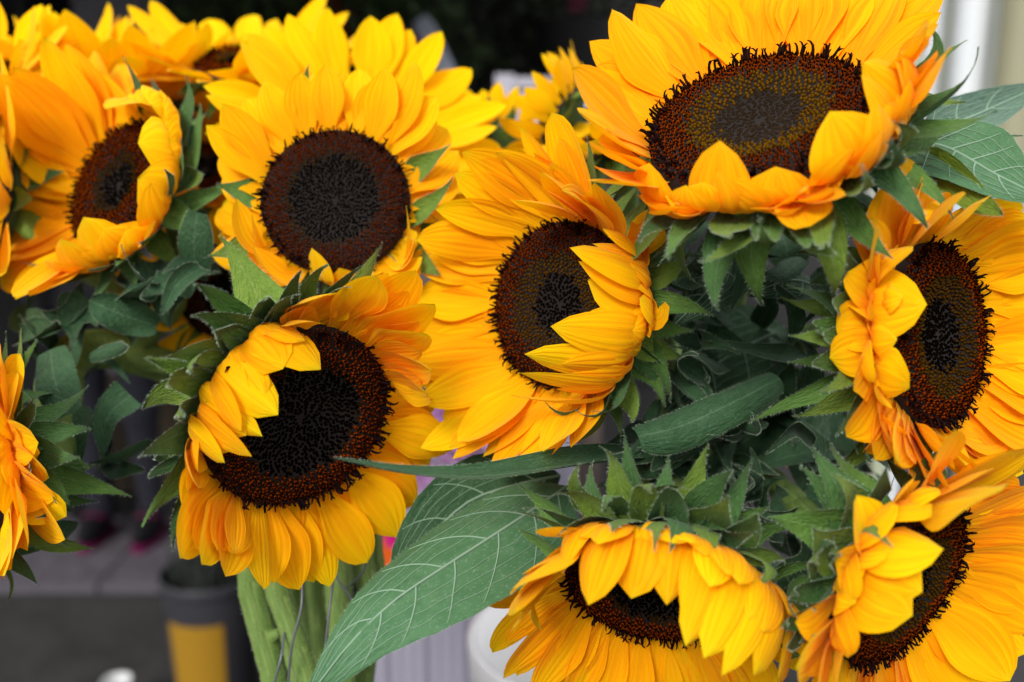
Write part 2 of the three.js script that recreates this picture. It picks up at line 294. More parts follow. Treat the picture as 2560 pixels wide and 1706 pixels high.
  for (let k = 6; k < NF; k++) {
    const q = clamp(Math.sqrt(k / NF) + rr(-0.008, 0.008), 0.01, 1), phi = k * 2.399963 + rr(-0.02, 0.02) / Math.max(q, 0.15), p = rim(phi, q * 0.97, hgt(q) / R - 0.02), r = radial(phi), j = rr(0.75, 1.25);
    const up = n.clone().addScaledVector(r, (q - 0.5) * 1.0).add(V(rr(-0.14, 0.14), rr(-0.14, 0.14), rr(-0.14, 0.14))).normalize(), s = R / Math.sqrt(NF) * 0.92;
    const edge = q + rr(-0.06, 0.06);
    if (edge < z1) { soup.tube([p, p.clone().addScaledVector(up, s * 0.7), p.clone().addScaledVector(up, s * (f.tuft ?? 1.5) * (0.6 + 0.4 * j)).addScaledVector(r, -s * 0.25)], [s * 0.95, s * 0.8, s * 0.12], 6, [0.001, 0.0007, 0.0004].map((c) => c * j * (f.coreTone ?? 1)), false, [0.0032, 0.0020, 0.0011].map((c) => c * j * (f.coreTone ?? 1))); }
    else if (edge < z2) { const g = (f.tone ?? 1) * j; soup.tube([p, p.clone().addScaledVector(up, s * 0.9), p.clone().addScaledVector(up, s * 1.5), p.clone().addScaledVector(up, s * 1.75).addScaledVector(r, -s * 0.3)], [s * 0.75, s * 0.78, s * 0.5, s * 0.05], 6, [0.020 * g, 0.008 * g, 0.001], false, [0.13 * g, 0.060 * g, 0.003]); }
    else { const h = s * rr(1.8, 3.1); soup.tube([p, p.clone().addScaledVector(up, h * 0.55), p.clone().addScaledVector(up, h * 0.85)], [s * 0.55, s * 0.6, s * 0.62], 6, [0.030 * j, 0.0045 * j, 0.0006], true, [0.19 * j, 0.031 * j, 0.0012]);
      const tp = p.clone().addScaledVector(up, h * 0.8); soup.tube([tp, tp.clone().addScaledVector(up, s * 0.8), tp.clone().addScaledVector(up, s * rr(1.0, 1.6)).addScaledVector(r, s * rr(-0.7, 0.7))], [s * 0.42, s * 0.36, s * 0.1], 5, [0.007, 0.0018, 0.001], false, [0.005, 0.0014, 0.001]); }
  }
  mesh('florets', soup.build(), floretMat, G).userData.kind = 'stuff';
  for (let k = 0; k < (f.rim ?? 110); k++) {
    const phi = rnd() * Math.PI * 2, q = rr(0.88, 1.0), p = rim(phi, q * 0.98, hgt(q) / R + 0.02), r = radial(phi);
    const m = mesh('floret', stigmaGeos[k % 7], stigmaMats[k % 3], G), up = n.clone().multiplyScalar(0.75).addScaledVector(r, rr(0.35, 1.0)).add(V(rr(-0.3, 0.3), rr(-0.3, 0.3), rr(-0.3, 0.3))).normalize();
    m.position.copy(p).sub(O); m.quaternion.setFromUnitVectors(V(0, 1, 0), up).multiply(new THREE.Quaternion().setFromAxisAngle(V(0, 1, 0), rr(0, 6.28))); m.scale.setScalar(R * rr(0.062, 0.105));
  }
  // ---- bracts
  const hairs = new Soup(O); let anyHair = false; const br = [];
  for (const b of f.bracts || []) {
    const [q, bx, by, tx, ty, w = 1, flag = ''] = b, phi = azimuth(px(q, bx, by)), r = radial(phi), base = rim(phi, 0.93, -0.2 - 0.14 * rnd());
    const want = flag.includes('n') ? camera.position.clone().sub(base).normalize().addScaledVector(r, 0.6).normalize() : r.clone().addScaledVector(n, flag.includes('b') ? -0.9 : 0.15).normalize();
    br.push({ base, r, phi, tip: reach(base, px(q, tx, ty), R * 1.05, want), w, hook: flag.includes('h') });
  }
  const bn = f.autoBracts ?? 26;
  for (let k = 0; k < bn; k++) { const phi = (k + rr(-0.35, 0.35)) / bn * Math.PI * 2, r = radial(phi), lay = k % 2, base = rim(phi, 0.93 - lay * 0.12, -0.18 - lay * 0.12), el = (f.dark ? rr(-1.15, 0.2) : rr(-0.5, 0.5)) - lay * 0.3, l = R * rr(0.7, 1.1); br.push({ base, r, phi, tip: base.clone().addScaledVector(r, l * Math.cos(el)).addScaledVector(n, l * Math.sin(el)), w: rr(0.8, 1.1), auto: true }); }
  for (const b of br) {
    const D = b.tip.distanceTo(b.base), P1 = b.base.clone().lerp(b.tip, 0.4).addScaledVector(b.r, D * rr(0.15, 0.3)), N0 = n.clone();
    const ax = n.clone().cross(b.r).normalize().applyAxisAngle(b.r, rr(-0.7, 0.7)), lim = f.dark ? 2.1 : 0.4;
    const pts = hook(bez(b.base, P1, b.tip, 13), ax, b.auto || f.dark ? rr(-lim, lim * 0.5) : rr(-0.15, 0.15), b.auto ? 0.35 : 0.6);
    const o = blade(O, pts, N0, R * 0.52 * (f.bw || (f.dark ? 0.78 : 1)) * b.w, f.spiky ? spikeWidth : bractWidth, { nx: 6, roll: rr(0.4, 1.3), keel: -0.08, wave: rr(0.05, 0.2), waves: rr(4, 8), twist: rr(-0.7, 0.7) * (f.dark ? 1 : 0.35) });
    mesh('bract', o.g, bm[Math.floor(rnd() * 3)], G);
    if (!f.back) { fringe(hairs, [o.edgeL, o.edgeR], R * 0.03, 9); anyHair = true; }
  }
  // ---- stem, neck and leaves
  const sp = [back.clone().addScaledVector(n, 0.1 * R), back.clone().addScaledVector(n, -0.35 * R), ...f.stem], cp = curve(sp, 36), sr = f.sr || 0.0062;
  const st = new Soup(O); st.tube(cp, cp.map((_, k) => sr * (1 + 0.5 * Math.exp(-k / 4)) * (1 + 0.05 * Math.sin(k * 2.1))), 14, null); mesh('stem', st.build(), stemMat, G);
  if (!f.back) { fuzz(hairs, cp, cp.map(() => sr), 700, 0.0013); anyHair = true; }
  for (const l of f.leaves || []) {
    const pts = curve(l.p.map((a) => { const [x, y] = px(a[0], a[1], a[2]); return at(x, y, a[3]); }), 18), mid = pts[9], dm = camera.position.distanceTo(mid);
    const lp = l.hook ? hook(pts, camDir(rr(-1, 1), rr(-1, 1), rr(-0.5, 0.5)), l.hook, 0.45) : pts;
    const o = blade(O, lp, camDir(...(l.n || [0, 0.3, 1])), l.w / FPX * dm, l.prof || leafWidth, { nx: 12, roll: l.roll ?? 0.5, rollL: l.rollL, rollR: l.rollR, keel: l.keel ?? 0.08, wave: l.wave ?? 0.08, waves: l.waves || 8, twist: l.twist || 0, serrate: 0.05 });
    const lm = mesh('leaf', o.g, leafMats[l.m || 'mid'], G); if (l.label) lm.userData.label = l.label;
    fringe(hairs, [o.edgeL, o.edgeR], 0.0010, l.hair ?? 12); anyHair = true;
    if (l.veins) {                                                          // raised midrib and side veins
      const at2 = (k, x) => { const kk = clamp(k, 0, 17.99), k0 = Math.floor(kk), fx = clamp((x + 1) / 2 * 12, 0, 11.99), i = Math.floor(fx), on = (row) => row.P[i].clone().lerp(row.P[i + 1], fx - i); return on(o.rows[k0]).lerp(on(o.rows[k0 + 1]), kk - k0).addScaledVector(o.rows[k0].N, 0.00015 * (l.veinSide || 1)); };
      const vein = (path, r0, r1) => { const s = new Soup(O), c = curve(path, 14); s.tube(c, c.map((_, k) => lerp(r0, r1, k / 14)), 6, null); mesh('vein', s.build(), veinMat, lm); };
      vein([0, 3, 6, 9, 12, 15, 18].map((k) => at2(k, 0)), 0.0008, 0.0003);
      for (let j = 0; j < l.veins; j++) for (const sgn of [-1, 1]) { const k0 = 1 + j * (14 / l.veins) + (sgn > 0 ? 0.6 : 0), dk = rr(2.4, 3.4); vein([0.02, 0.25, 0.5, 0.72, 0.9].map((u) => at2(k0 + dk * Math.pow(u, 1.25), sgn * u)), 0.00042, 0.00016);
        for (const u0 of [0.28, 0.5, 0.7]) vein([0, 0.33, 0.66, 1].map((v) => at2(k0 + dk * Math.pow(u0, 1.25) + v * 14 / l.veins, sgn * (u0 + rr(-0.03, 0.03)))), 0.00013, 0.00013); }
    }
  }
  if (anyHair) mesh('hair', hairs.build(), hairMat, G).userData.kind = 'stuff';
  return G;
}

// ---------------------------------------------------------------- the sunflowers
// where the stems of the two bunches run together, and where they end
const tieL = (i, d = 0.50) => [at(742 + i * 34, 1330 + (i % 2) * 30, d), at(738 + i * 40, 1560, d - 0.01), at(752 + i * 38, 1900, d + 0.01)];
const tieR = (i, j, d = 0.60) => [at(1700 + i * 30, 1000 + j * 30, d - 0.06), at(1560 + i * 26, 1420, d + 0.02), at(1430 + i * 30, 2150, d + 0.06)];
const S = (...a) => a.map(([q, x, y, d]) => at(...px(q, x, y), d));

// small curling leaves crowding the middle of the bunch
function tangle(n, x0, x1, y0, y1, d0 = 0.425, d1 = 0.50, k0 = 1) {
  const out = [];
  for (let k = 0; k < n; k++) {
    const x = rr(x0, x1), y = rr(y0, y1), d = rr(d0, d1), a = rr(0, 6.28), l = rr(70, 170), bx = Math.cos(a) * l, by = Math.sin(a) * l, c = rr(-0.5, 0.5);
    out.push({ p: [[5, x - bx / 2, y - by / 2, d + 0.02], [5, x - by * c * 0.6, y + bx * c * 0.6, d], [5, x + bx / 2, y + by / 2, d - rr(0.005, 0.03)]], w: rr(34, 84) * k0, n: [rr(-0.6, 0.6), rr(-0.1, 0.9), 0.9], m: 'mid', roll: rr(0.4, 1.4) * (rnd() < 0.4 ? -1 : 1), twist: rr(-1.8, 1.8), wave: rr(0.08, 0.2), hair: 14, hook: rr(-2.4, 2.4), prof: rnd() < 0.8 ? bractWidth : undefined });
  }
  return out;
}
sunflower({ label: 'large sunflower tilted upwards with a golden ring round its dark seed disc', c: [1898, 305], n: [-0.33, 0.68, 0.66], d: 0.37, r: 283, len: 1.2, wide: 1.18, open: 0.3, orange: true, core: 0.40, gold: 0.66, rim: 160, fl: 2000, coreTone: 9, tuft: 1.3, dark: true, autoBracts: 26,
  stem: [at(1850, 700, 0.50), ...tieR(2, 0)],
  petals: [[2, 700, 640, 275, 315, 1.25], [2, 760, 450, 355, 190, .9], [2, 800, 440, 460, 40, 1], [2, 870, 380, 570, 18, 1.1], [2, 960, 350, 720, -20, .9], [2, 1010, 320, 785, 130, .9, '', .8], [2, 1060, 290, 830, -50], [2, 1120, 280, 935, -60, 1], [2, 1190, 260, 1170, -110, 1.25], [2, 1290, 215, 1290, -140, 1], [2, 1400, 200, 1390, -140, 1.15], [2, 1500, 190, 1560, -120, 1], [2, 1570, 200, 1690, -30, 1.15], [2, 1610, 260, 1790, -120, 1], [2, 1620, 300, 1990, -60, 1.2], [2, 1620, 420, 1910, 130, 1], [2, 1640, 500, 2000, 240, .8],
    [2, 1650, 520, 1780, 225, .85, 'c', 1.1], [2, 1660, 560, 1612, 285, .9, 'c', 1.1], [2, 1700, 620, 1600, 345, .9, 'c'], [2, 1740, 600, 1825, 370, .9, 'c', 1.1], [2, 1560, 820, 1462, 510, 1.25, 'c'], [2, 1620, 760, 1670, 470, .8, 'c'], [2, 1620, 820, 1708, 590, .9, 'c'], [2, 1460, 880, 1575, 690, .9, 'c'], [2, 1350, 920, 1490, 872, .8, 'c'], [2, 1280, 960, 1200, 985, .5, 'c', .7], [2, 1215, 960, 1210, 765, 1.2, 'c', .85], [2, 1130, 960, 975, 830, .9, 'c', .85], [2, 960, 960, 955, 645, 1.1, 'c'], [2, 990, 980, 942, 785, .7, 'c', .8], [2, 880, 940, 800, 850, .9, 'c', .75], [2, 820, 930, 672, 948, .9, 'c', .8], [2, 760, 900, 580, 892, .8, 'c', .8], [2, 740, 860, 632, 748, 1.0, 'c', .9], [2, 700, 800, 382, 830, 1], [2, 690, 750, 375, 650, .9], [2, 680, 700, 310, 520, 1]],
  bracts: [[2, 700, 960, 640, 1190, .6, 'bh'], [2, 760, 980, 720, 1115, .7, 'n'], [2, 660, 930, 565, 1060, .6, 'n'], [2, 960, 990, 970, 1050, .9, 'n'], [2, 1100, 1000, 870, 1215, .7, 'n'], [2, 1180, 1000, 1155, 1170, .9, 'n'], [2, 1340, 960, 1385, 1190, .9, 'n'], [2, 1480, 920, 1400, 1220, .6, 'b'], [2, 1560, 850, 1690, 835, .9], [2, 1640, 760, 1760, 640, .6], [2, 1700, 700, 1810, 740, .8], [2, 1780, 520, 2195, 235, 1], [2, 1800, 380, 2070, 115, .9], [2, 1790, 420, 2040, 120, .8], [2, 1740, 600, 1860, 570, 1], [2, 1760, 640, 2000, 540, .8, 'b']],
  leaves: [{ p: [[2, 1900, 620, .42], [2, 2130, 530, .44], [2, 2460, 380, .48]], w: 120, n: [0.1, 0.35, 1], m: 'grey', roll: .5, veins: 3 },
    { p: [[2, 1790, 640, .395], [2, 2000, 680, .38], [2, 2200, 790, .37], [2, 2480, 930, .36]], w: 270, n: [0.1, 0.75, 0.8], m: 'pale', roll: .55, rollR: -1.2, veins: 5, wave: .12 },
    { p: [[2, 1850, 700, .385], [2, 1990, 790, .372], [2, 2140, 920, .366], [2, 2260, 990, .362]], w: 85, n: [-0.4, -0.3, 1], m: 'lime', roll: .3, hair: 20 },
    { p: [[2, 1780, 620, .40], [2, 2060, 650, .39], [2, 2360, 625, .40]], w: 60, n: [0, 0.9, 0.5], m: 'pale', roll: .9 }] });

sunflower({ label: 'sunflower facing out squarely with a round black centre in a red-brown ring', c: [838, 503], n: [0.02, 0.16, 0.98], d: 0.455, r: 188, len: 1.0, wide: 1.3, lean: -0.35, core: 0.60, gold: 0.66, tone: .45, rim: 130, fl: 2200, coreTone: 0.5, tuft: 1.1, autoBracts: 18,
  stem: [at(820, 800, 0.545), ...tieL(1, 0.53)],
  petals: [[1, 1400, 600, 1380, 330], [1, 1330, 640, 1215, 375], [1, 1280, 680, 1130, 450, .9], [1, 1230, 760, 1020, 475, 1], [1, 1215, 830, 945, 575, .9], [1, 1200, 900, 1020, 720, .7], [1, 1200, 960, 1030, 800, .8], [1, 1450, 590, 1440, 340, 1.1], [1, 1500, 590, 1490, 300, 1], [1, 1560, 580, 1570, 330, 1], [1, 1640, 590, 1645, 315, 1], [1, 1700, 640, 1770, 310, 1.1], [1, 1740, 680, 1912, 285, 1.1], [1, 1780, 700, 2005, 440, 1], [1, 1820, 760, 2055, 590, 1.2], [1, 1840, 820, 1930, 680, 1.1, '', .8], [1, 1860, 870, 2105, 690, 1], [1, 1880, 940, 2090, 760, 1.1], [1, 1890, 1000, 2060, 900, 1], [1, 1880, 1060, 2010, 1060, .8],
    [1, 1830, 1180, 1866, 945, .5, 'c', 1.2], [1, 1800, 1220, 1910, 1080, .5, 'c'], [1, 1760, 1260, 1940, 1180, .6, 'c'], [1, 1500, 1280, 1432, 1140, .9, 'c', .8], [1, 1600, 1290, 1560, 1230, .9, 'c', .6], [1, 1380, 1240, 1160, 1130, .95, 'c'], [1, 1270, 1130, 1085, 910, 1, 'c', 1.1], [1, 1290, 1160, 1160, 985, .6, 'c'], [1, 1210, 1020, 1000, 960, 1], [1, 1230, 1080, 1000, 1090, 1], [1, 1260, 1140, 970, 1170, 1], [1, 1690, 1290, 1720, 1265, .9, 'c', .6]],
  bracts: [[1, 1230, 700, 1200, 430, .8], [1, 1380, 600, 1420, 295, .8], [1, 1880, 1000, 2075, 810, .8], [1, 1850, 800, 2075, 660, .8]] });

sunflower({ label: 'sunflower with a fan of pointed light green bracts behind its black disc', c: [748, 1045], n: [0.57, -0.36, 0.74], d: 0.39, r: 246, len: 1.12, wide: 1.2, bulge: 0.12, open: 0.1, spiky: true, core: 0.62, gold: 0.64, tone: .3, rim: 150, fl: 2000, tuft: 1.3, bw: 0.85, autoBracts: 4,
  stem: [at(560, 900, 0.46), at(620, 1050, 0.49), at(650, 1350, 0.49), at(660, 1560, 0.47), at(740, 1900, 0.47)],
  petals: [[3, 1690, 60, 1960, -30, 1.1], [3, 1700, 130, 1985, 130, 1.1], [3, 1700, 210, 1965, 240, 1], [3, 1700, 300, 1970, 350, 1], [3, 1690, 400, 2080, 500, 1], [3, 1660, 470, 1880, 700, 1.3], [3, 1640, 540, 1920, 745, 1.1], [3, 1560, 650, 1690, 920, 1.35], [3, 1600, 600, 1830, 905, 1.2], [3, 1420, 740, 1520, 1025, 1.3], [3, 1480, 720, 1690, 1020, 1.1], [3, 1260, 770, 1375, 1145, 1.1], [3, 1400, 760, 1515, 1130, .9], [3, 1190, 760, 1212, 1145, .75], [3, 1150, 720, 1035, 1085, 1], [3, 1110, 690, 1075, 970, .6, '', .9], [3, 1080, 690, 925, 1030, 1], [3, 1040, 640, 830, 1000, 1.3], [1, 1620, 1500, 1910, 1240, 1.2], [1, 1660, 1540, 2000, 1400, 1.2], [1, 1560, 1480, 1730, 1270, 1.1], [1, 1500, 1480, 1610, 1390, .9, 'c'], [1, 1380, 1520, 1560, 1345, 1.1, 'c', 1.1], [1, 1320, 1560, 1490, 1490, .6, 'c', .9],
    [3, 1230, -10, 1475, 130, 1.1, 'c'], [3, 1190, 40, 1300, 130, 1.1, 'c', .8], [3, 1150, 120, 1215, 250, .8, 'c', .8], [3, 1110, 170, 1278, 340, 1, 'c'], [3, 1090, 230, 1110, 415, .7, 'c', .8], [3, 1080, 270, 1205, 440, .6, 'c'], [3, 1060, 330, 1158, 530, .6, 'c'], [3, 1030, 370, 1035, 560, .7, 'c', .9], [3, 1010, 470, 908, 675, 1.15, 'c', .9]],
  bracts: [[3, 1130, 130, 745, 95, 1], [3, 1090, 190, 880, 150, 1], [3, 1070, 250, 760, 205, 1], [3, 1060, 290, 655, 315, 1.25, 'b'], [3, 1040, 350, 855, 345, .8, 'n'], [3, 1020, 420, 630, 535, 1.2], [3, 1000, 500, 720, 560, 1, 'b'], [3, 1000, 560, 655, 855, 1.1], [3, 1010, 600, 790, 970, .7, 'b'], [3, 990, 540, 680, 630, .7, 'b'], [3, 1150, 60, 990, -40, 1, 'n'], [1, 1180, 1568, 880, 1455, 1], [1, 1200, 1568, 895, 1305, .9], [1, 1300, 1540, 1010, 1080, 1.5, 'b'], [1, 1330, 1540, 1385, 1245, 1], [1, 1270, 1560, 1225, 1380, 1, 'n'], [1, 1390, 1520, 1508, 1212, 1], [1, 1480, 1500, 1665, 1210, .9], [1, 1290, 1560, 1372, 1350, 1, 'n'], [1, 1500, 1490, 1610, 1325, .7]] });

sunflower({ label: 'sunflower beside the curled leaves with a fringe of petals folding over its disc', c: [1402, 762], n: [-0.62, 0.04, 0.76], d: 0.42, r: 212, len: 1.34, core: 0.36, gold: 0.62, tone: .7, rim: 140, fl: 1700, dark: true, autoBracts: 26,
  stem: [at(1640, 800, 0.50), ...tieR(-1, 0)],
  petals: [[0, 1300, 530, 1060, 350, 1.2], [0, 1260, 540, 1045, 400, 1], [0, 1230, 560, 1000, 480, 1], [0, 1200, 600, 955, 550, 1], [0, 1170, 640, 940, 600, 1], [0, 1160, 690, 950, 685, 1.2], [0, 1155, 740, 960, 750], [0, 1160, 800, 925, 832, 1.2], [0, 1165, 820, 955, 880], [0, 1170, 850, 962, 920, 1.1], [0, 1190, 890, 965, 1030, 1], [0, 1210, 900, 1050, 1015, 1.3], [0, 1230, 930, 1040, 1055, .9], [0, 1280, 930, 1118, 1095, 1.05], [0, 1310, 930, 1185, 1095, 1.1], [0, 1350, 900, 1250, 1040, .9],
    [0, 1340, 520, 1185, 460, 1], [0, 1345, 500, 1268, 258, 1.15], [0, 1330, 510, 1140, 350, 1.2], [0, 1380, 500, 1246, 395, 1.2], [0, 1400, 510, 1292, 440, 1.2], [0, 1440, 540, 1366, 420, .8], [0, 1350, 480, 1195, 290, .8],
    [0, 1450, 600, 1385, 525, 1, 'c'], [0, 1440, 580, 1478, 545, .7, 'c', .7], [0, 1460, 650, 1308, 570, 1.1, 'c', 1.15], [0, 1460, 670, 1330, 600, 1.1, 'c', 1.15], [0, 1465, 690, 1395, 618, 1, 'c', .9], [0, 1460, 760, 1265, 750, 1, 'c', 1.2], [0, 1460, 740, 1330, 735, .9, 'c'], [0, 1465, 720, 1470, 685, .8, 'c', .7], [0, 1460, 800, 1360, 800, .6, 'c'], [0, 1450, 820, 1205, 815, 1, 'c', 1.2], [0, 1440, 850, 1310, 862, .9, 'c'], [0, 1430, 870, 1195, 857, .8, 'c', 1.2], [0, 1410, 890, 1175, 908, .9, 'c', 1.25], [0, 1468, 700, 1350, 645, 1.2, 'c', 1.1], [0, 1468, 715, 1375, 690, 1.1, 'c', 1.1], [0, 1465, 780, 1300, 778, 1.1, 'c', 1.1], [0, 1455, 830, 1290, 838, 1, 'c', 1.1], [0, 1440, 620, 1360, 560, 1.1, 'c', 1.1], [0, 1468, 745, 1410, 722, 1, 'c', 1.1]],
  bracts: [[0, 1470, 640, 1575, 632, .9, 'b'], [0, 1470, 690, 1560, 690, .9, 'bh'], [0, 1470, 770, 1545, 930, .8, 'b'], [0, 1470, 820, 1548, 905, .8, 'b'], [0, 1440, 870, 1405, 990, .9], [0, 1400, 900, 1310, 1040, .7], [0, 1420, 900, 1355, 1000, .8], [0, 1370, 910, 1255, 968, .8], [0, 1460, 560, 1490, 650, .8, 'b'], [0, 1330, 480, 1350, 315, .6], [0, 1290, 500, 1190, 310, .7], [0, 1460, 560, 1520, 480, .7, 'b']],
  leaves: [{ p: [[0, 1500, 1055, .45], [0, 1330, 1065, .395], [0, 1100, 1095, .36], [0, 930, 1088, .345], [0, 765, 1055, .335]], w: 125, n: [0.05, 0.86, 0.48], m: 'mid', roll: .9, hair: 26, wave: .1, prof: (t) => Math.pow(Math.sin(Math.PI * Math.pow(t, 0.55)), 0.7) * (1 - 0.5 * t) + 0.02, label: 'long narrow grey-green leaf curving edge on' },
    { p: [[5, 1420, 1215, .425], [5, 1294, 1301, .40], [5, 1089, 1432, .375], [5, 923, 1556, .36], [5, 760, 1760, .355]], w: 325, n: [-0.25, 0.35, 0.9], m: 'pale', roll: -.55, rollL: .5, rollR: 1.5, keel: -.05, veins: 6, hair: 24, veinSide: 1, label: 'big pale green leaf with a raised net of veins' },
    { p: [[5, 1400, 1190, .445], [5, 1180, 1250, .43], [5, 1050, 1380, .42], [5, 985, 1520, .42]], w: 210, n: [-0.4, 0.2, 0.9], m: 'mid', roll: .4, veins: 4, hair: 18 }] });

sunflower({ label: 'sunflower turned aside from the green leaf tangle, broad petal standing upright', c: [2341, 838], n: [0.62, 0.0, 0.78], d: 0.38, r: 234, len: 1.3, wide: 1.15, bulge: 0.4, core: 0.42, gold: 0.68, tone: .5, rim: 150, fl: 1600, dark: true, autoBracts: 26,
  stem: [at(2000, 860, 0.49), ...tieR(5, 1)],
  petals: [[2, 1760, 1080, 1810, 720, 2.0], [2, 1800, 1080, 2090, 890, .7], [2, 1830, 1080, 2000, 990, .75, 'c', 1.1], [2, 1950, 1100, 2160, 930, 1], [2, 2000, 1110, 2353, 960, 1], [2, 2080, 1140, 2500, 1050, 1.1], [2, 2150, 1200, 2560, 1200, 1.2], [2, 2220, 1300, 2600, 1330, 1.2], [2, 2240, 1400, 2640, 1450, 1.2], [4, 2240, 0, 2640, 60, 1.2], [4, 2220, 100, 2640, 200, 1.2], [4, 2180, 200, 2600, 330, 1.1], [4, 2100, 280, 2480, 480, 1], [4, 1990, 350, 2260, 430, .9], [4, 1950, 380, 2150, 582, .8], [4, 1980, 370, 2220, 560, .7], [4, 2040, 330, 2353, 610, .8], [4, 1880, 400, 2032, 555, .8], [4, 1830, 420, 1905, 632, .7], [4, 1850, 420, 2012, 672, .8], [4, 1760, 400, 1772, 552, .9], [4, 1800, 400, 1818, 525, .7],
    [2, 1660, 1200, 1665, 1040, .8], [2, 1690, 1240, 1845, 1130, 1.1, 'c', 1.1], [2, 1640, 1300, 1700, 1155, 1, 'c', .8], [2, 1640, 1400, 1908, 1400, 1.2, 'c', 1.2], [2, 1640, 1380, 1800, 1360, .6, 'c'], [2, 1620, 1450, 1642, 1470, .8, 'c', .7], [2, 1620, 1540, 1772, 1560, 1.1, 'c', 1.1], [4, 1620, 90, 1642, 190, 1, 'c', .8], [4, 1660, 150, 1827, 215, 1.2, 'c', 1.15], [4, 1660, 200, 1722, 300, .8, 'c', .8], [4, 1700, 300, 1768, 492, 1.1, 'c'], [4, 1720, 340, 1778, 555, .9, 'c'], [4, 1730, 330, 1822, 430, .8, 'c']],
  bracts: [[2, 1640, 1300, 1550, 1130, .8, 'b'], [2, 1620, 1450, 1310, 1290, .8, 'b'], [2, 1620, 1540, 1285, 1480, .9, 'b'], [4, 1620, 60, 1480, 268, 1, 'b'], [4, 1680, 300, 1520, 430, .7, 'b'], [4, 1720, 360, 1610, 605, .9], [4, 1640, 120, 1340, 90, .7, 'b'], [4, 1660, 200, 1080, 355, .7, 'b'], [4, 1760, 400, 1740, 640, .9], [2, 1700, 1150, 1600, 1010, .8, 'b'], [2, 1640, 1380, 1440, 1400, 1, 'b'], [4, 1640, 0, 1370, -20, .9, 'b']] });

sunflower({ label: 'drooping sunflower facing down, its near petals hanging across the disc', c: [1640, 1475], n: [-0.20, -0.70, 0.68], d: 0.375, r: 228, len: 1.5, wide: 0.85, core: 0.5, gold: 0.55, tone: .4, rim: 150, fl: 1600, dark: true, autoBracts: 26,
  stem: [at(1700, 1180, 0.48), at(1690, 1120, 0.54), at(1620, 1420, 0.60), at(1480, 2150, 0.64)],
  petals: [[4, 560, 960, 350, 1215, 1.25, 'c', 1.3], [4, 590, 960, 495, 1112, 1, 'c', 1.1], [4, 640, 960, 548, 1185, 1.15, 'c', 1.25], [4, 690, 960, 690, 1110, 1, 'c', 1.1], [4, 720, 960, 712, 1215, 1.1, 'c', 1.3], [4, 770, 970, 808, 1120, 1, 'c', 1.1], [4, 800, 980, 792, 1280, .8, 'c', 1.3], [4, 830, 1000, 798, 1405, .9, 'c', 1.5], [4, 850, 1000, 857, 1362, 1, 'c', 1.4], [4, 880, 1020, 882, 1460, .9, 'c', 1.5], [4, 920, 1040, 990, 1455, 1.1, 'c', 1.5], [4, 930, 1060, 962, 1540, .8, 'c', 1.6], [4, 960, 1100, 1110, 1540, 1.1, 'c', 1.5], [4, 990, 1180, 1220, 1560, 1, 'c', 1.5],
    [4, 480, 960, 228, 1075, .8, 'c', 1.2], [4, 430, 980, 0, 1150, 1.35], [4, 360, 1040, 0, 1255, 1], [4, 330, 1090, 0, 1330, 1.1], [4, 320, 1110, 135, 1332, .4, 'c', 1.1], [4, 330, 1160, -90, 1430, 1], [4, 340, 1200, -40, 1550], [4, 380, 1240, 90, 1640, 1], [4, 430, 1290, 250, 1700, 1], [4, 500, 1320, 400, 1730, 1.1], [4, 580, 1370, 540, 1750, 1], [4, 660, 1390, 680, 1750, 1.1], [4, 760, 1400, 830, 1740, 1], [4, 860, 1400, 970, 1700, 1], [4, 940, 1380, 1090, 1680, 1], [4, 990, 1300, 1180, 1640]],
  bracts: [[4, 420, 980, 45, 740, .7, 'n'], [4, 400, 1000, 10, 780, .7], [4, 480, 950, 200, 880, 1, 'n'], [4, 560, 940, 460, 888, 1, 'n'], [4, 660, 950, 685, 890, 1, 'n'], [4, 740, 960, 748, 890, 1.5, 'n'], [4, 820, 980, 915, 1042, .8, 'n'], [4, 880, 1000, 1035, 1155, .8, 'n'], [4, 940, 1060, 1130, 1235, .8, 'n'], [4, 540, 940, 460, 430, .9, 'b'], [4, 600, 940, 815, 630, 1, 'b'], [4, 780, 960, 1015, 580, .9, 'b'], [4, 860, 1000, 1100, 930, 1, 'n'], [4, 960, 1080, 1258, 1108, 1, 'n'], [4, 520, 940, 450, 670, .9, 'b'], [4, 620, 940, 600, 600, 1.1, 'b'], [4, 700, 950, 720, 640, 1.3, 'b'], [4, 850, 980, 980, 760, 1.3, 'b'], [4, 920, 1020, 1120, 820, 1.3, 'b'], [4, 440, 960, 250, 600, 1, 'b'], [4, 980, 1150, 1200, 1300, 1]], leaves: [...tangle(34, 1540, 2060, 1040, 1290, 0.40, 0.47), ...tangle(5, 1900, 2060, 1250, 1500)] });

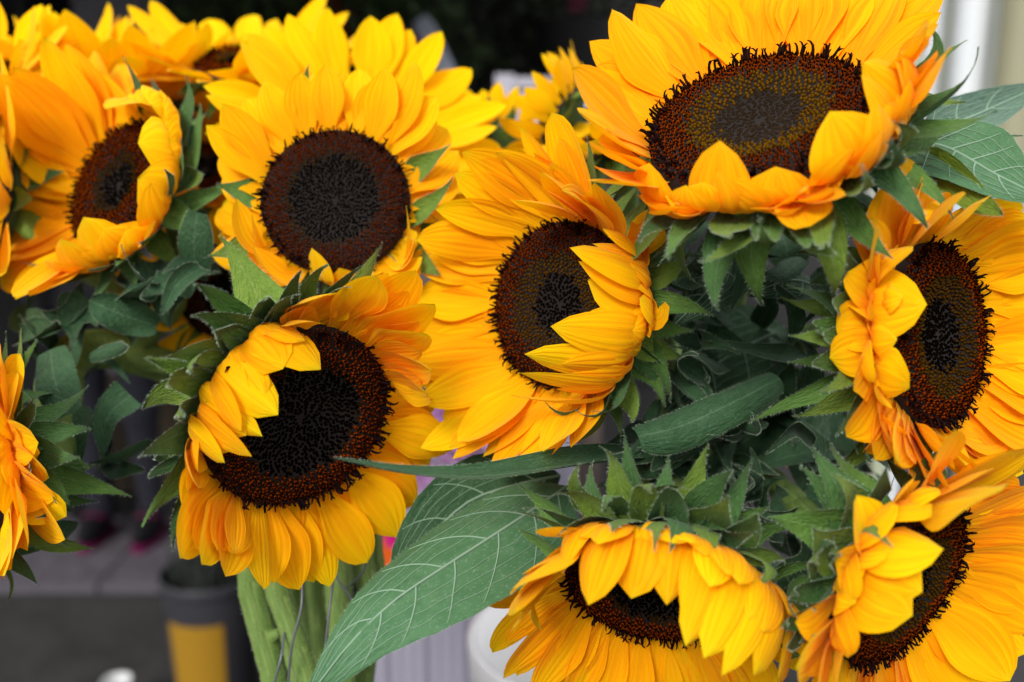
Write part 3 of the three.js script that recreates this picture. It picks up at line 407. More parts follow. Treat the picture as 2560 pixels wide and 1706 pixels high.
sunflower({ label: 'sunflower looking down with wide rounded petals crossing its half hidden disc', c: [2255, 1460], n: [0.56, -0.38, 0.74], d: 0.365, r: 238, len: 1.4, wide: 1.12, bulge: 0.36, core: 0.45, gold: 0.68, tone: .55, rim: 150, fl: 1600, dark: true, autoBracts: 26,
  stem: [at(1960, 1230, 0.46), at(1850, 1150, 0.53), at(1700, 1450, 0.62), at(1560, 2150, 0.66)],
  petals: [[4, 1640, 930, 1745, 735, 1.15, 'c', .9], [4, 1650, 960, 1985, 955, 1.2, 'c', 1.2], [4, 1740, 880, 1935, 748, 1, 'c', .9], [4, 1860, 840, 2260, 690, 1.4], [4, 1800, 840, 1965, 680, 1, 'c'], [4, 1620, 1010, 1888, 1155, 1.35, 'c', 1.2], [4, 1600, 1080, 1842, 1262, 1.25, 'c', 1.2], [4, 1590, 1050, 1545, 1200, .9, 'c', .8], [4, 1580, 1200, 1545, 1458, 1.25, 'c', 1.1], [4, 1570, 1260, 1312, 1510, 1.1], [4, 1560, 1330, 1490, 1640, 1], [4, 1560, 1300, 1400, 1600, .9],
    [4, 2000, 860, 2380, 780, 1], [4, 2060, 840, 2420, 680, 1], [4, 2100, 900, 2450, 900, 1.1], [4, 2100, 960, 2500, 1060, 1.1], [4, 2090, 1050, 2500, 1210, 1.1], [4, 2060, 1110, 2450, 1340, 1.1], [4, 2020, 1180, 2360, 1440, 1.2], [4, 1970, 1250, 2290, 1565, 1.2], [4, 1910, 1320, 2150, 1650, 1.1], [4, 1850, 1380, 2030, 1690, 1], [4, 1780, 1420, 1880, 1720, 1], [4, 1700, 1440, 1740, 1740, 1], [4, 1620, 1440, 1610, 1720, 1]],
  bracts: [[4, 1620, 900, 1180, 815, 1.6, 'b'], [4, 1660, 870, 1390, 480, 1.5, 'b'], [4, 1740, 840, 1740, 600, 1.1, 'b'], [4, 1650, 900, 1690, 830, 1, 'n'], [4, 1600, 1050, 1390, 870, 1.4, 'b'], [4, 1580, 1150, 1200, 1185, 1, 'b'], [4, 1590, 1100, 1350, 960, 1.2, 'b'], [4, 1570, 1250, 1190, 1295, 1, 'b'], [4, 1600, 1000, 1490, 1050, 1, 'n'], [4, 1680, 860, 1550, 620, 1.2, 'b'], [4, 1570, 1200, 1420, 1230, .9, 'n'], [4, 1560, 1300, 1280, 1430, 1, 'b'], [4, 1560, 1300, 1370, 1380, .9, 'b']],
  leaves: [{ p: [[2, 950, 1060, .46], [2, 960, 1250, .435], [2, 860, 1380, .425], [2, 740, 1500, .425]], w: 175, n: [-0.2, 0.15, 1], m: 'mid', roll: -.5, veins: 3, hair: 10 },
    { p: [[2, 1080, 1080, .44], [2, 1070, 1230, .425], [2, 1000, 1450, .415]], w: 92, n: [0.2, 0.1, 1], m: 'mid', roll: .7, hair: 14, prof: bractWidth },
    { p: [[2, 1420, 1330, .45], [2, 1270, 1290, .43], [2, 1080, 1360, .43]], w: 110, n: [0, 0.5, 1], m: 'mid', roll: -.6, veins: 3, hair: 12 },
    { p: [[4, 1360, 70, .45], [4, 1180, 60, .43], [4, 900, 5, .42]], w: 70, n: [0, 0.6, 0.8], m: 'mid', roll: .5, hair: 14 },
    { p: [[4, 1230, 170, .42], [4, 1020, 280, .40], [4, 780, 390, .395], [4, 580, 440, .39]], w: 175, n: [-0.1, 0.45, 1], m: 'mid', roll: -1.6, prof: (t) => 0.75 * Math.pow(Math.sin(Math.PI * clamp(t * 0.94 + 0.03, 0, 1)), 0.3), hair: 18, wave: .15, label: 'rolled blunt leaf lying across the tangle' },
    { p: [[4, 1250, -60, .50], [4, 950, 100, .48], [4, 700, 330, .47]], w: 230, n: [-0.1, 0.2, 1], m: 'mid', roll: .4, veins: 3, hair: 6 },
    { p: [[2, 1200, 1020, .50], [2, 1260, 1130, .48], [2, 1280, 1300, .48]], w: 150, n: [0, 0.2, 1], m: 'mid', roll: .4, hair: 8 },
    { p: [[4, 1500, 500, .46], [4, 1320, 520, .45], [4, 1010, 620, .45]], w: 90, n: [0, 0.7, 0.7], m: 'mid', roll: .6, hair: 12 },
    { p: [[4, 1250, 300, .49], [4, 1050, 480, .47], [4, 900, 640, .46]], w: 150, n: [-0.2, 0.1, 1], m: 'mid', roll: .5, hair: 10 },
    { p: [[2, 1500, 900, .46], [2, 1600, 980, .45], [2, 1640, 1080, .45]], w: 120, n: [-0.2, 0.4, 1], m: 'mid', roll: -.5, hair: 12 },
    { p: [[2, 1400, 1240, .44], [2, 1470, 1370, .425], [2, 1330, 1500, .42]], w: 80, n: [-0.5, 0.2, 1], m: 'mid', roll: .9, twist: 1.2, hair: 14 },
    { p: [[2, 760, 1480, .47], [2, 900, 1560, .46], [2, 1100, 1600, .46]], w: 130, n: [0, 0.4, 1], m: 'mid', roll: .5, hair: 8 },
    { p: [[4, 700, 480, .44], [4, 560, 560, .42], [4, 440, 540, .41]], w: 80, n: [0, 0.7, 0.7], m: 'mid', roll: 1, hair: 16 },
    { p: [[4, 900, 560, .44], [4, 740, 520, .42], [4, 640, 600, .41]], w: 85, n: [0.2, 0.5, 0.8], m: 'mid', roll: 1.1, hair: 16, twist: .6 },
    { p: [[4, 1500, 300, .50], [4, 1380, 450, .49], [4, 1330, 700, .48]], w: 200, n: [-0.2, 0, 1], m: 'mid', roll: .3, hair: 6 }, ...tangle(36, 1650, 2080, 590, 1200, 0.415, 0.48, 1.3), ...tangle(12, 1880, 2120, 1180, 1500, 0.40, 0.46), ...tangle(5, 2060, 2240, 1130, 1230), ...tangle(4, 1560, 1700, 560, 760), ...tangle(7, 2080, 2330, 400, 560, 0.42, 0.47, 1.2)] });

sunflower({ label: 'sunflower beside the thick bent stem, petals folded up over its brown disc', c: [300, 465], n: [-0.50, 0.30, 0.81], d: 0.485, r: 172, len: 1.75, wide: 1.2, open: 0.35, core: 0.35, gold: 0.5, tone: .4, rim: 120, fl: 1000, autoBracts: 14,
  stem: [...S([1, 800, 1400, .54], [3, 620, 60, .53], [5, 640, 960, .53]), at(720, 1300, .53), at(740, 1900, .51)],
  petals: [[1, 430, 660, 205, 165, 1], [1, 460, 600, 300, 200, 1], [1, 400, 690, 60, 305, 1.1], [1, 370, 730, 0, 340, 1], [1, 330, 780, 0, 540, 1.1], [1, 300, 850, 0, 650, 1.1], [1, 290, 900, 20, 545, .6], [1, 280, 1000, 130, 870, .8], [1, 500, 590, 430, 230, 1.1], [1, 540, 580, 540, 300, 1], [1, 270, 1040, 0, 1095, 1], [1, 300, 1090, 0, 1180, 1], [1, 340, 1120, 0, 1290, 1.1], [1, 380, 1150, 60, 1365, .6],
    [1, 640, 620, 485, 510, 1, 'c'], [1, 640, 600, 345, 405, 1], [1, 700, 660, 690, 480, 1.1, 'c', 1.1], [1, 740, 760, 632, 660, 1.2, 'c'], [1, 760, 900, 632, 820, 1.3, 'c'], [1, 740, 1000, 700, 830, 1, 'c'], [1, 560, 1130, 380, 1000, 1, 'c'], [1, 620, 1120, 475, 1055, 1, 'c'], [1, 680, 1080, 580, 1050, 1, 'c', .9], [1, 480, 1140, 275, 1098, 1, 'c'], [1, 440, 1140, 245, 1200, 1, 'c'], [1, 620, 580, 560, 420, 1], [1, 560, 580, 640, 470, .8]],
  bracts: [[1, 660, 600, 555, 255, .8], [1, 760, 700, 862, 345, 1.3], [1, 780, 800, 920, 475, 1.1], [1, 780, 900, 750, 775, 1, 'n'], [1, 790, 960, 1075, 825, 1.1], [1, 700, 1080, 640, 1120, 1.2, 'n'], [1, 560, 1150, 400, 1230, 1.2, 'n'], [1, 620, 1120, 500, 1240, 1.4, 'n'], [1, 460, 1160, 220, 1312, 1.2], [1, 380, 1160, 90, 1215, .7], [1, 670, 620, 690, 360, .6], [1, 780, 850, 830, 640, .8]],
  leaves: [{ p: [[1, 900, 1280, .47], [1, 890, 1120, .455], [1, 905, 975, .45]], prof: (t) => 0.9 * Math.pow(Math.sin(Math.PI * clamp(t * 0.9 + 0.06, 0, 1)), 0.35), w: 98, n: [0, 0.2, 1], m: 'mid', roll: -.6, hair: 14, label: 'blunt grey-green leaf standing upright' },
    { p: [[1, 720, 1500, .475], [1, 570, 1450, .465], [1, 415, 1385, .46]], prof: (t) => 0.9 * Math.pow(Math.sin(Math.PI * clamp(t * 0.92 + 0.05, 0, 1)), 0.5), w: 95, n: [0, 0.1, 1], m: 'mid', roll: .5, wave: .4, hair: 8 },
    { p: [[1, 860, 1260, .47], [1, 760, 1300, .46], [1, 650, 1360, .46]], prof: bractWidth, w: 110, n: [0, 0.3, 1], m: 'mid', roll: -.6, wave: .2, hair: 8 },
    { p: [[1, 930, 1230, .46], [1, 820, 1300, .45], [1, 740, 1450, .445]], w: 60, n: [0.3, 0.3, 1], m: 'mid', roll: 1.2, hair: 10 },
    { p: [[1, 420, 1390, .48], [1, 340, 1460, .475], [1, 340, 1590, .47]], prof: bractWidth, w: 110, n: [0, 0, 1], m: 'mid', roll: .3, wave: .2, hair: 8 }, ...tangle(9, 230, 520, 640, 800, .455, .50, 1.3), ...tangle(4, 400, 560, 560, 700, .46, .49)] });

sunflower({ label: 'sunflower with limp curled bracts above the grey paving, disc barely showing', c: [-85, 1185], n: [-0.58, 0.0, 0.81], d: 0.42, r: 200, len: 1.3, wide: 1.35, core: 0.5, gold: 0.55, rim: 40, fl: 900, dark: true, autoBracts: 26,
  stem: [...S([3, 330, 60, .51], [3, 560, 50, .535]), at(560, 1000, .55), at(690, 1300, .54), at(800, 1900, .53)], sr: 0.011,
  petals: [[3, 120, 250, -10, 20, 1, 'c'], [3, 150, 290, -60, 230, 1, 'c'], [3, 170, 380, 112, 515, 1, 'c', .9], [3, 180, 480, -40, 640, 1.1, 'c', 1.2], [3, 190, 600, 88, 690, 1, 'c', .9], [3, 180, 700, 128, 965, 1.15, 'c', 1.2], [3, 160, 760, 60, 1000, 1.1], [3, 120, 830, 20, 1080, 1.1], [3, 60, 900, -40, 1130, 1], [3, -60, 950, -160, 1130, 1], [3, -165, 980, -300, 1130, 1], [3, 170, 430, -20, 560, 1, 'c'], [3, 100, 200, -80, 60, 1], [3, 190, 560, 20, 800, 1, 'c', 1.2], [3, 190, 640, 100, 850, .9, 'c', 1.1]],
  bracts: [[3, 190, 560, 130, 590, 1, 'n'], [3, 190, 500, 330, 760, 1, 'b'], [3, 180, 600, 600, 710, 1.2, 'b'], [3, 180, 700, 300, 850, 1, 'b'], [3, 170, 760, 270, 980, 1, 'b'], [3, 150, 300, 180, 220, 1, 'n'], [3, 130, 250, 60, -60, .8, 'b'], [3, 180, 420, 330, 560, 1.2, 'b'], [3, 190, 620, 240, 740, .8, 'n']],
  leaves: [{ p: [[3, 230, 40, .455], [3, 250, 180, .44], [3, 310, 340, .435]], prof: (t) => 0.9 * Math.pow(Math.sin(Math.PI * clamp(t * 0.85 + 0.1, 0, 1)), 0.4), w: 112, n: [0.1, 0.1, 1], m: 'mid', roll: -.5, hair: 6, label: 'blunt scarred leaf hanging down' },
    { p: [[3, 600, 250, .455], [3, 500, 340, .45], [3, 470, 540, .45]], w: 100, n: [-0.1, 0.2, 1], m: 'mid', roll: .6, hair: 6, prof: (t) => Math.max(0.02, 1 - t * t) * 0.9 },
    { p: [[3, 330, 300, .47], [3, 330, 450, .46], [3, 330, 640, .455]], w: 120, n: [0, 0.1, 1], m: 'mid', roll: .5, hair: 6 },
    { p: [[3, 380, 180, .49], [3, 500, 100, .47], [3, 600, 200, .46]], w: 26, n: [0, 0.8, 0.5], m: 'mid', roll: .9, hair: 4 },
    ...tangle(8, 120, 330, 850, 1260, .44, .48, 1.6), ...tangle(7, 60, 360, 720, 900, .47, .52, 1.6), { p: [[3, 330, 830, .47], [3, 270, 900, .46], [3, 220, 970, .46]], w: 60, n: [0, 0.4, 1], m: 'mid', roll: .6, hair: 6 }] });

// ---- heads standing behind
const far = (label, c, n, d, r, o = {}) => sunflower({ label, c, n, d, r, len: 1.7, back: true, auto: 17, autoBracts: 16, rim: 24, fl: 420, core: 0.5, gold: 0.6, stem: tieL(3, d + 0.03), ...o });
far('blurred sunflower showing only petal tips against the pale stone backdrop', [320, 240], [0.0, 0.95, 0.3], 0.62, 125, { len: 1.9, el: .75, auto: 20 });
far('blurred sunflower rising between its two neighbours under the dark stall', [625, 165], [0.05, 0.85, 0.5], 0.60, 135, { len: 1.55 });
far('sunflower close behind the round black-centred one, topped by the red bloom', [905, 330], [0.3, 0.5, 0.8], 0.53, 155, { len: 1.5 });
far('blurred sunflower filling the gap between the folded and the round-faced heads', [510, 430], [-0.0, 0.75, 0.66], 0.62, 120, { len: 1.8, el: .7, auto: 20 });
far('blurred sunflower between the pale pillar and the cut-off head', [130, 260], [-0.2, 0.8, 0.56], 0.60, 120, { len: 1.8, el: .75, auto: 20, stem: [at(180, 480, .63), at(420, 760, .64), at(700, 1000, .62), at(740, 1900, .57)] });
far('cut-off sunflower with narrow upright petals against the black post', [-50, 230], [-0.3, 0.6, 0.7], 0.55, 110, { stem: [at(40, 420, .60), at(330, 640, .62), at(680, 1000, .61), at(720, 1900, .56)] });
far('sunflower half hidden behind the folded one, showing a few side petals', [-40, 500], [-0.65, 0.1, 0.7], 0.52, 150, { stem: [at(120, 620, .60), at(420, 800, .61), at(700, 1040, .60), at(760, 1900, .56)] });
far('orange sunflower glimpsed between two heads and the upright stem', [560, 740], [0.3, 0.3, 0.9], 0.56, 110, { stem: tieL(2, .57), len: 1.3 });
far('small sunflower seen from behind in front of the white crate', [1240, 400], [0.0, 0.65, -0.7], 0.62, 95, { stem: [at(1280, 700, .63), ...tieR(0, 0, .66)], len: 1.15, el: .9 });
far('small sunflower turned away with green bracts beside the white crate', [1390, 310], [-0.8, 0.5, -0.1], 0.58, 105, { stem: [at(1500, 600, .60), ...tieR(0, 1, .66)], len: 1.1, el: .9 });
far('sunflower peeping out behind the largest head', [1520, 350], [-0.45, 0.85, 0.25], 0.52, 120, { stem: [at(1560, 700, .58), ...tieR(1, 0, .66)], len: 1.4 });

// ---------------------------------------------------------------- bouquet wires
const wireMat = new THREE.MeshStandardMaterial({ color: new THREE.Color().setRGB(0.16, 0.17, 0.19), roughness: 0.45, metalness: 0.5 });
const z3 = (x, y, d) => at(560 + x / 2.588, 1100 + y / 2.588, d);
for (const [label, ...p] of [['grey wire curving down across the thickest stem', [505, 900, .44], [500, 1080, .435], [440, 1330, .435], [415, 1600, .44], [418, 1900, .44]], ['straight grey wire between two pale stems', [705, 900, .445], [680, 1120, .44], [655, 1350, .44], [650, 1560, .44], [650, 1900, .44]], ['grey wire looping round the farthest stem below the petals', [960, 600, .47], [935, 720, .455], [900, 850, .452], [840, 920, .455], [790, 960, .47]], ['short grey wire slanting along the split stem', [700, 840, .455], [760, 940, .45], [830, 1040, .45], [860, 1100, .455]], ['grey wire bowing outside the outermost stem', [390, 1250, .45], [370, 1400, .44], [330, 1560, .44], [300, 1800, .45]]]) {
  const s = new Soup(), c = curve(p.map((a) => z3(...a)), 24); s.tube(c, c.map(() => 0.0006), 8, null);
  lone('bouquet_wire', label, 'wire', s.build(), wireMat);
}
// ---- cut stems of the same bunch whose heads stand behind
for (const [label, r, ...p] of [
  ['stout green stem on the outer side of the tied bunch', 0.0066, [240, 300, .49], [170, 900, .475], [250, 1250, .465], [330, 1560, .46], [400, 2100, .46]],
  ['ribbed green stem leaning next to the outer one', 0.0056, [350, 400, .48], [330, 900, .465], [440, 1250, .455], [555, 1600, .45], [600, 2100, .45]],
  ['pale green stem with a cut leaf stub', 0.0068, [700, 500, .50], [740, 1000, .475], [765, 1300, .465], [760, 1600, .46], [760, 2100, .46]],
  ['shaded green stem in the middle of the bunch', 0.0062, [600, 400, .53], [600, 900, .51], [630, 1250, .50], [640, 1600, .49], [660, 2100, .49]],
  ['pale stem behind the grey wire loop', 0.0062, [870, 300, .52], [900, 800, .50], [945, 1050, .49], [900, 1400, .49], [830, 2000, .49]],
  ['thin pale stem at the edge of the bunch', 0.0032, [980, 300, .53], [990, 700, .51], [1020, 1000, .50], [960, 1350, .50], [880, 2000, .50]]]) {
  const q = p.map((a) => z3(...a)), c = curve(q, 26), O = q[q.length - 1], s = new Soup(O);
  s.tube(c, c.map((_, k) => r * (1 + 0.02 * Math.sin(k * 1.7) + 0.015 * Math.sin(k * 4.1))), 14, null);
  const t = thing('flower_stem', label, 'stem', O); mesh('stalk', s.build(), stemMat, t);
  const hs = new Soup(O); fuzz(hs, c, c.map(() => r), 1400, 0.0013); mesh('hair', hs.build(), hairMat, t).userData.kind = 'stuff';
  if (r > 0.0065) { const k = 14, h = new Soup(O), a = c[k], e = a.clone().add(camDir(r > 0.0067 ? 0.6 : 0.9, 0.55, 0.5).multiplyScalar(r * 1.7)); h.tube([a, a.clone().lerp(e, 0.7), e], [r * 0.75, r * 0.5, r * 0.32], 9, null); mesh('leaf_stub', h.build(), stemMat, t); }
}
// ---- pale leafy sprays and stems inside the tangle are parts of their flowers; behind them the stall

// ---------------------------------------------------------------- background, out of focus
const plain = (r, g, b, rough = 0.8, o = {}) => new THREE.MeshPhysicalMaterial({ color: new THREE.Color().setRGB(r, g, b), roughness: rough, specularIntensity: Math.max(r, g, b) < 0.03 ? 0.15 : 0.6, ...o });
const box = (a, b) => { const g = new THREE.BoxGeometry(Math.abs(b.x - a.x), Math.abs(b.y - a.y), Math.abs(b.z - a.z)); g.translate((a.x + b.x) / 2, (a.y + b.y) / 2, (a.z + b.z) / 2); return g; };
lone('stall_wall', 'black cloth wall closing off the back of the stall', 'wall', box(V(-4, 0.004, -4.7), V(4, 3.0, -4.8)), plain(0.03, 0.03, 0.03, 0.95));
lone('added_awning', 'unseen dark green canopy added to shade the stall', 'added_awning', mergeGeometries([box(V(-4, 1.92, -1.25), V(0.42, 1.95, -4.69)), box(V(-4, 1.74, -1.22), V(0.42, 1.949, -1.249))]), plain(0.03, 0.06, 0.04, 0.9));  // out of view, added to keep the stall background in shade
{ // pale pillar, black post
  const a = at(250, 0, 3.6); lone('pillar', 'pale grey stone pillar behind the petal tips', 'pillar', box(V(a.x - 0.16, 0, a.z), V(a.x + 0.13, 1.918, a.z - 0.3)), plain(0.55, 0.53, 0.58, 0.9, { map: rep(grain, 2, 8) }));
  const b = at(110, 0, 2.8); const g = new THREE.CylinderGeometry(0.075, 0.075, 1.9, 20); g.translate(b.x, 0.96, b.z); lone('post', 'black round post in front of the pale pillar', 'post', g, plain(0.008, 0.008, 0.009, 0.6));
}
// cut flowers in tall vases: foliage of small leaves, round blooms of petals
function bunch(name, label, p, r, leafCol, blooms, bloomCol, bloomR, n = 420, squash = 0.8) {
  const t = thing(name, label, 'flowers', V(p.x, 0, p.z));
  const s = new Soup(t.position);
  for (let k = 0; k < n; k++) { const d = V(rr(-1, 1), rr(-1, 1), rr(-1, 1)); if (d.lengthSq() > 1) { k--; continue; }
    const c = p.clone().add(d.multiplyScalar(r).multiply(V(1, squash, 1))), u = V(rr(-1, 1), rr(-0.6, 1), rr(-1, 1)).setLength(r * rr(0.16, 0.3)), w = u.clone().cross(V(rr(-1, 1), rr(-1, 1), rr(-1, 1))).setLength(r * 0.06), j = rr(0.5, 1.4), col = leafCol.map((q) => q * j);
    s.tri(c, c.clone().add(u).add(w), c.clone().add(u.clone().multiplyScalar(1.5)), col); s.tri(c, c.clone().add(u.clone().multiplyScalar(1.5)), c.clone().add(u).sub(w), col); }
  mesh('foliage', s.build(), new THREE.MeshPhysicalMaterial({ vertexColors: true, roughness: 0.8, specularIntensity: 0.15, side: THREE.DoubleSide }), t).userData.kind = 'stuff';
  const v = new THREE.LatheGeometry([[0, 0.005], [0.07, 0.005], [0.085, p.y - r * squash - 0.1], [0.10, p.y - r * squash * 0.6], [0.09, p.y - r * squash * 0.6], [0, p.y - r * squash * 0.7]].map((q) => new THREE.Vector2(...q)), 20); mesh('vase', v, plain(0.02, 0.02, 0.02, 0.5), t);
  const bm = new THREE.MeshStandardMaterial({ color: new THREE.Color().setRGB(...bloomCol), roughness: 0.8, side: THREE.DoubleSide });
  for (const b of blooms) { const bs = new Soup(t.position), N = 30;
    for (let k = 0; k < N; k++) { const y = 1 - 1.7 * k / N, a = k * 2.4, h = Math.sqrt(Math.max(0, 1 - y * y)), d = V(Math.cos(a) * h, y, Math.sin(a) * h), side = d.clone().cross(V(0.3, 1, 0.2)).setLength(bloomR * 0.42), q = b.clone().addScaledVector(d, bloomR * 0.5), e = b.clone().addScaledVector(d, bloomR);
      bs.tri(q.clone().add(side), q.clone().sub(side), e); bs.tri(b, q.clone().add(side), q.clone().sub(side)); }
    mesh('bloom', bs.build(), bm, t); }
  return t;
}
bunch('red_flowers', 'dark red blooms in a tall vase under the stall', at(760, 60, 2.2), 0.26, [0.04, 0.06, 0.022], [at(800, 25, 2.05), at(845, 60, 2.1), at(795, 95, 2.1), at(835, 10, 2.1)], [0.5, 0.012, 0.02], 0.055);
bunch('purple_flowers', 'plum coloured blooms in shadow beside the slanting strip', at(1000, 150, 2.1), 0.20, [0.04, 0.06, 0.026], [at(995, 115, 2.0), at(1040, 140, 2.0), at(975, 150, 2.0)], [0.20, 0.024, 0.15], 0.05);
bunch('leafy_plant', 'dark green leafy bunch between the red and plum blooms', at(930, 50, 2.4), 0.20, [0.06, 0.085, 0.04], [], [0, 0, 0], 0, 500);
bunch('pink_flowers', 'single dusty pink bloom against the black stall', at(1440, -10, 2.2), 0.12, [0.05, 0.06, 0.04], [at(1442, 8, 2.1)], [0.36, 0.08, 0.14], 0.03, 160);
bunch('dark_foliage', 'dim foliage hanging above the white crate', at(1400, 90, 2.7), 0.30, [0.05, 0.055, 0.042], [], [0, 0, 0], 0, 600);
{ // slanting pale strip
  const s = new Soup(), a = at(1060, 60, 1.9), b = at(1160, 260, 1.7), c = at(1290, 700, 1.5); s.tube([a, b, c], [0.022, 0.017, 0.014], 4, null); lone('stall_strut', 'pale slanting strut of the stall beside the plum blooms', 'strut', s.build(), plain(0.45, 0.48, 0.56, 0.6));
}
{ // white crate: side panels and a front panel set back in a rim
  const a = at(1238, 185, 1.5), b = at(1560, 420, 1.5), O = V(a.x, b.y, a.z), t = thing('white_crate', 'white plastic crate with a raised rim standing behind the sunflowers', 'crate', O);
  const rel = (g) => { g.translate(-O.x, -O.y, -O.z); return g; }, W = plain(0.42, 0.41, 0.47, 0.6), wi = b.x - a.x;
  mesh('corner_post', rel(box(V(a.x, b.y, a.z), V(a.x + 0.030, a.y, a.z - 0.03))), W, t);
  mesh('rim', rel(box(V(a.x + 0.031, a.y - 0.02, a.z), V(b.x, a.y - 0.005, a.z - 0.03))), W, t);
  mesh('side_panel', rel(box(V(a.x + 0.031, b.y, a.z - 0.012), V(b.x, a.y - 0.021, a.z - 0.025))), plain(0.50, 0.49, 0.62, 0.6), t);
  const tb = box(V(a.x - 0.2, 0.004, a.z + 0.05), V(b.x - 0.03, b.y - 0.001, a.z - 0.5)); lone('stall_counter', 'tan stall counter carrying the white crate', 'counter', tb, plain(0.09, 0.07, 0.06, 0.8));
}
{ // pale things at the side: curtain, posts, wrapped stems
  const a = at(2210, -80, 1.7), b = at(2760, 900, 1.7);
  const s = new Soup(), nx = 40, cw = [0.62, 0.65, 0.60]; for (let i = 0; i <= nx; i++) { const x = lerp(a.x, b.x, i / nx), z = a.z + 0.02 * Math.sin(i * 1.3) + 0.012 * Math.sin(i * 2.9); s.vert(V(x, a.y, z)); s.vert(V(x, a.y - 0.62, z)); if (i) { const k = i * 2; s.i.push(k - 2, k - 1, k, k, k - 1, k + 1); } }
  lone('curtain', 'pale grey-green pleated plastic curtain beside the biggest head', 'curtain', s.build(), plain(0.50, 0.53, 0.47, 0.6, { side: THREE.DoubleSide }));
  const post = (x, d, r, c, label) => { const p = at(x, 300, d), g = new THREE.CylinderGeometry(r, r, 2.4, 16); g.translate(p.x, 1.2, p.z); lone('curtain_pole', label, 'pole', g, plain(...c, 0.5)); };
  post(2405, 1.45, 0.024, [0.68, 0.72, 0.74], 'white pole in front of the pale curtain'); post(2530, 1.4, 0.030, [0.30, 0.29, 0.19], 'olive pole in front of the pale curtain'); post(2310, 1.5, 0.014, [0.72, 0.76, 0.80], 'thin white pole next to the tilted head'); post(2270, 1.35, 0.012, [0.36, 0.40, 0.28], 'thin green cane next to the tilted head');
  for (const [x, y, d, h, r, c, label] of [[2330, 470, 1.2, 0.12, 0.03, [0.62, 0.50, 0.42], 'peach paper wrap standing below the white pole'], [2420, 420, 1.15, 0.16, 0.026, [0.55, 0.66, 0.76], 'pale blue paper wrap standing below the white pole']]) { const p = at(x, y, d), g = new THREE.CylinderGeometry(r, r * 0.55, h, 18, 1, true); g.translate(p.x, p.y, p.z); lone('paper_wrap', label, 'paper wrap', g, plain(...c, 0.8, { side: THREE.DoubleSide })); }
}
{ // pale cloth table behind the tied bunches, flowers on it
  const a = at(905, 1090, 1.25), b = at(1440, 1090, 1.25), t = thing('cloth_table', 'table hung with pale lilac cloth behind the tied stems', 'table', V(a.x, 0, a.z));
  const rel = (g) => { g.translate(-a.x, 0, -a.z); return g; }, cl = plain(0.26, 0.25, 0.31, 0.85);
  mesh('table_top', rel(box(V(a.x, a.y - 0.05, a.z), V(b.x, a.y - 0.025, a.z - 0.4))), cl, t);
  const s = new Soup(V(a.x, 0, a.z)), nx = 90; for (let i = 0; i <= nx; i++) { const x = lerp(a.x, b.x, i / nx), z = a.z + 0.012 + 0.004 * Math.sin(i * 0.37) + 0.003 * Math.sin(i * 1.1); s.vert(V(x, a.y - 0.03, z)); s.vert(V(x, 0.02, z + 0.01)); if (i) { const k = i * 2; s.i.push(k - 2, k - 1, k, k, k - 1, k + 1); } }
  mesh('cloth', s.build(), plain(0.26, 0.25, 0.31, 0.85, { side: THREE.DoubleSide }), t);
}
function posy(label, p, col, R, n) { const t = thing('posy', label, 'flowers', p.clone()); for (let k = 0; k < n; k++) { const c = V(rr(-1, 1), rr(-0.7, 0.7), rr(-0.5, 0.5)).multiplyScalar(R), s = new Soup(), rb = R * (n > 1 ? 0.4 : 1); for (let i = 0; i < 26; i++) { const y = 1 - 1.8 * i / 26, a2 = i * 2.4, h = Math.sqrt(1 - y * y), d = V(Math.cos(a2) * h, y, Math.sin(a2) * h), w = d.clone().cross(V(0.2, 0.4, 1)).setLength(rb * 0.35); const q = c.clone().addScaledVector(d, rb * 0.6); s.tri(q.clone().add(w), q.clone().sub(w), c.clone().addScaledVector(d, rb)); s.tri(c, q.clone().add(w), q.clone().sub(w)); } mesh('bloom', s.build(), plain(...col, 0.8, { side: THREE.DoubleSide }), t); } }
posy('lilac pink posy on the pale table under the petals', at(1085, 1110, 0.95), [0.66, 0.38, 0.66], 0.06, 16);
posy('single magenta bloom between the pale stems and the broad leaf', at(958, 1362, 0.90), [0.75, 0.02, 0.30], 0.016, 1);
posy('pink bloom glimpsed through the gap in the leaf tangle', at(1912, 1085, 0.80), [0.72, 0.04, 0.16], 0.02, 1);
{ const p = at(1000, 1385, 1.0), g = new THREE.BoxGeometry(0.045, 0.075, 0.003); g.rotateZ(0.08); g.translate(p.x, p.y, p.z); lone('price_card', 'plain orange card peeping out from behind the broad leaf', 'card', g, plain(0.85, 0.12, 0.008, 0.7)); }
{ // white bucket that holds the bunch
  const p = at(1470, 1590, 0.82), g = new THREE.LatheGeometry([[0, -0.3], [0.075, -0.3], [0.098, -0.03], [0.104, -0.03], [0.106, 0], [0.098, 0.002], [0.094, -0.03], [0.072, -0.29], [0, -0.29]].map((q) => new THREE.Vector2(...q)), 40); g.translate(p.x, p.y, p.z); lone('white_bucket', 'white plastic bucket under the drooping sunflower', 'bucket', g, plain(0.80, 0.80, 0.80, 0.4));
}
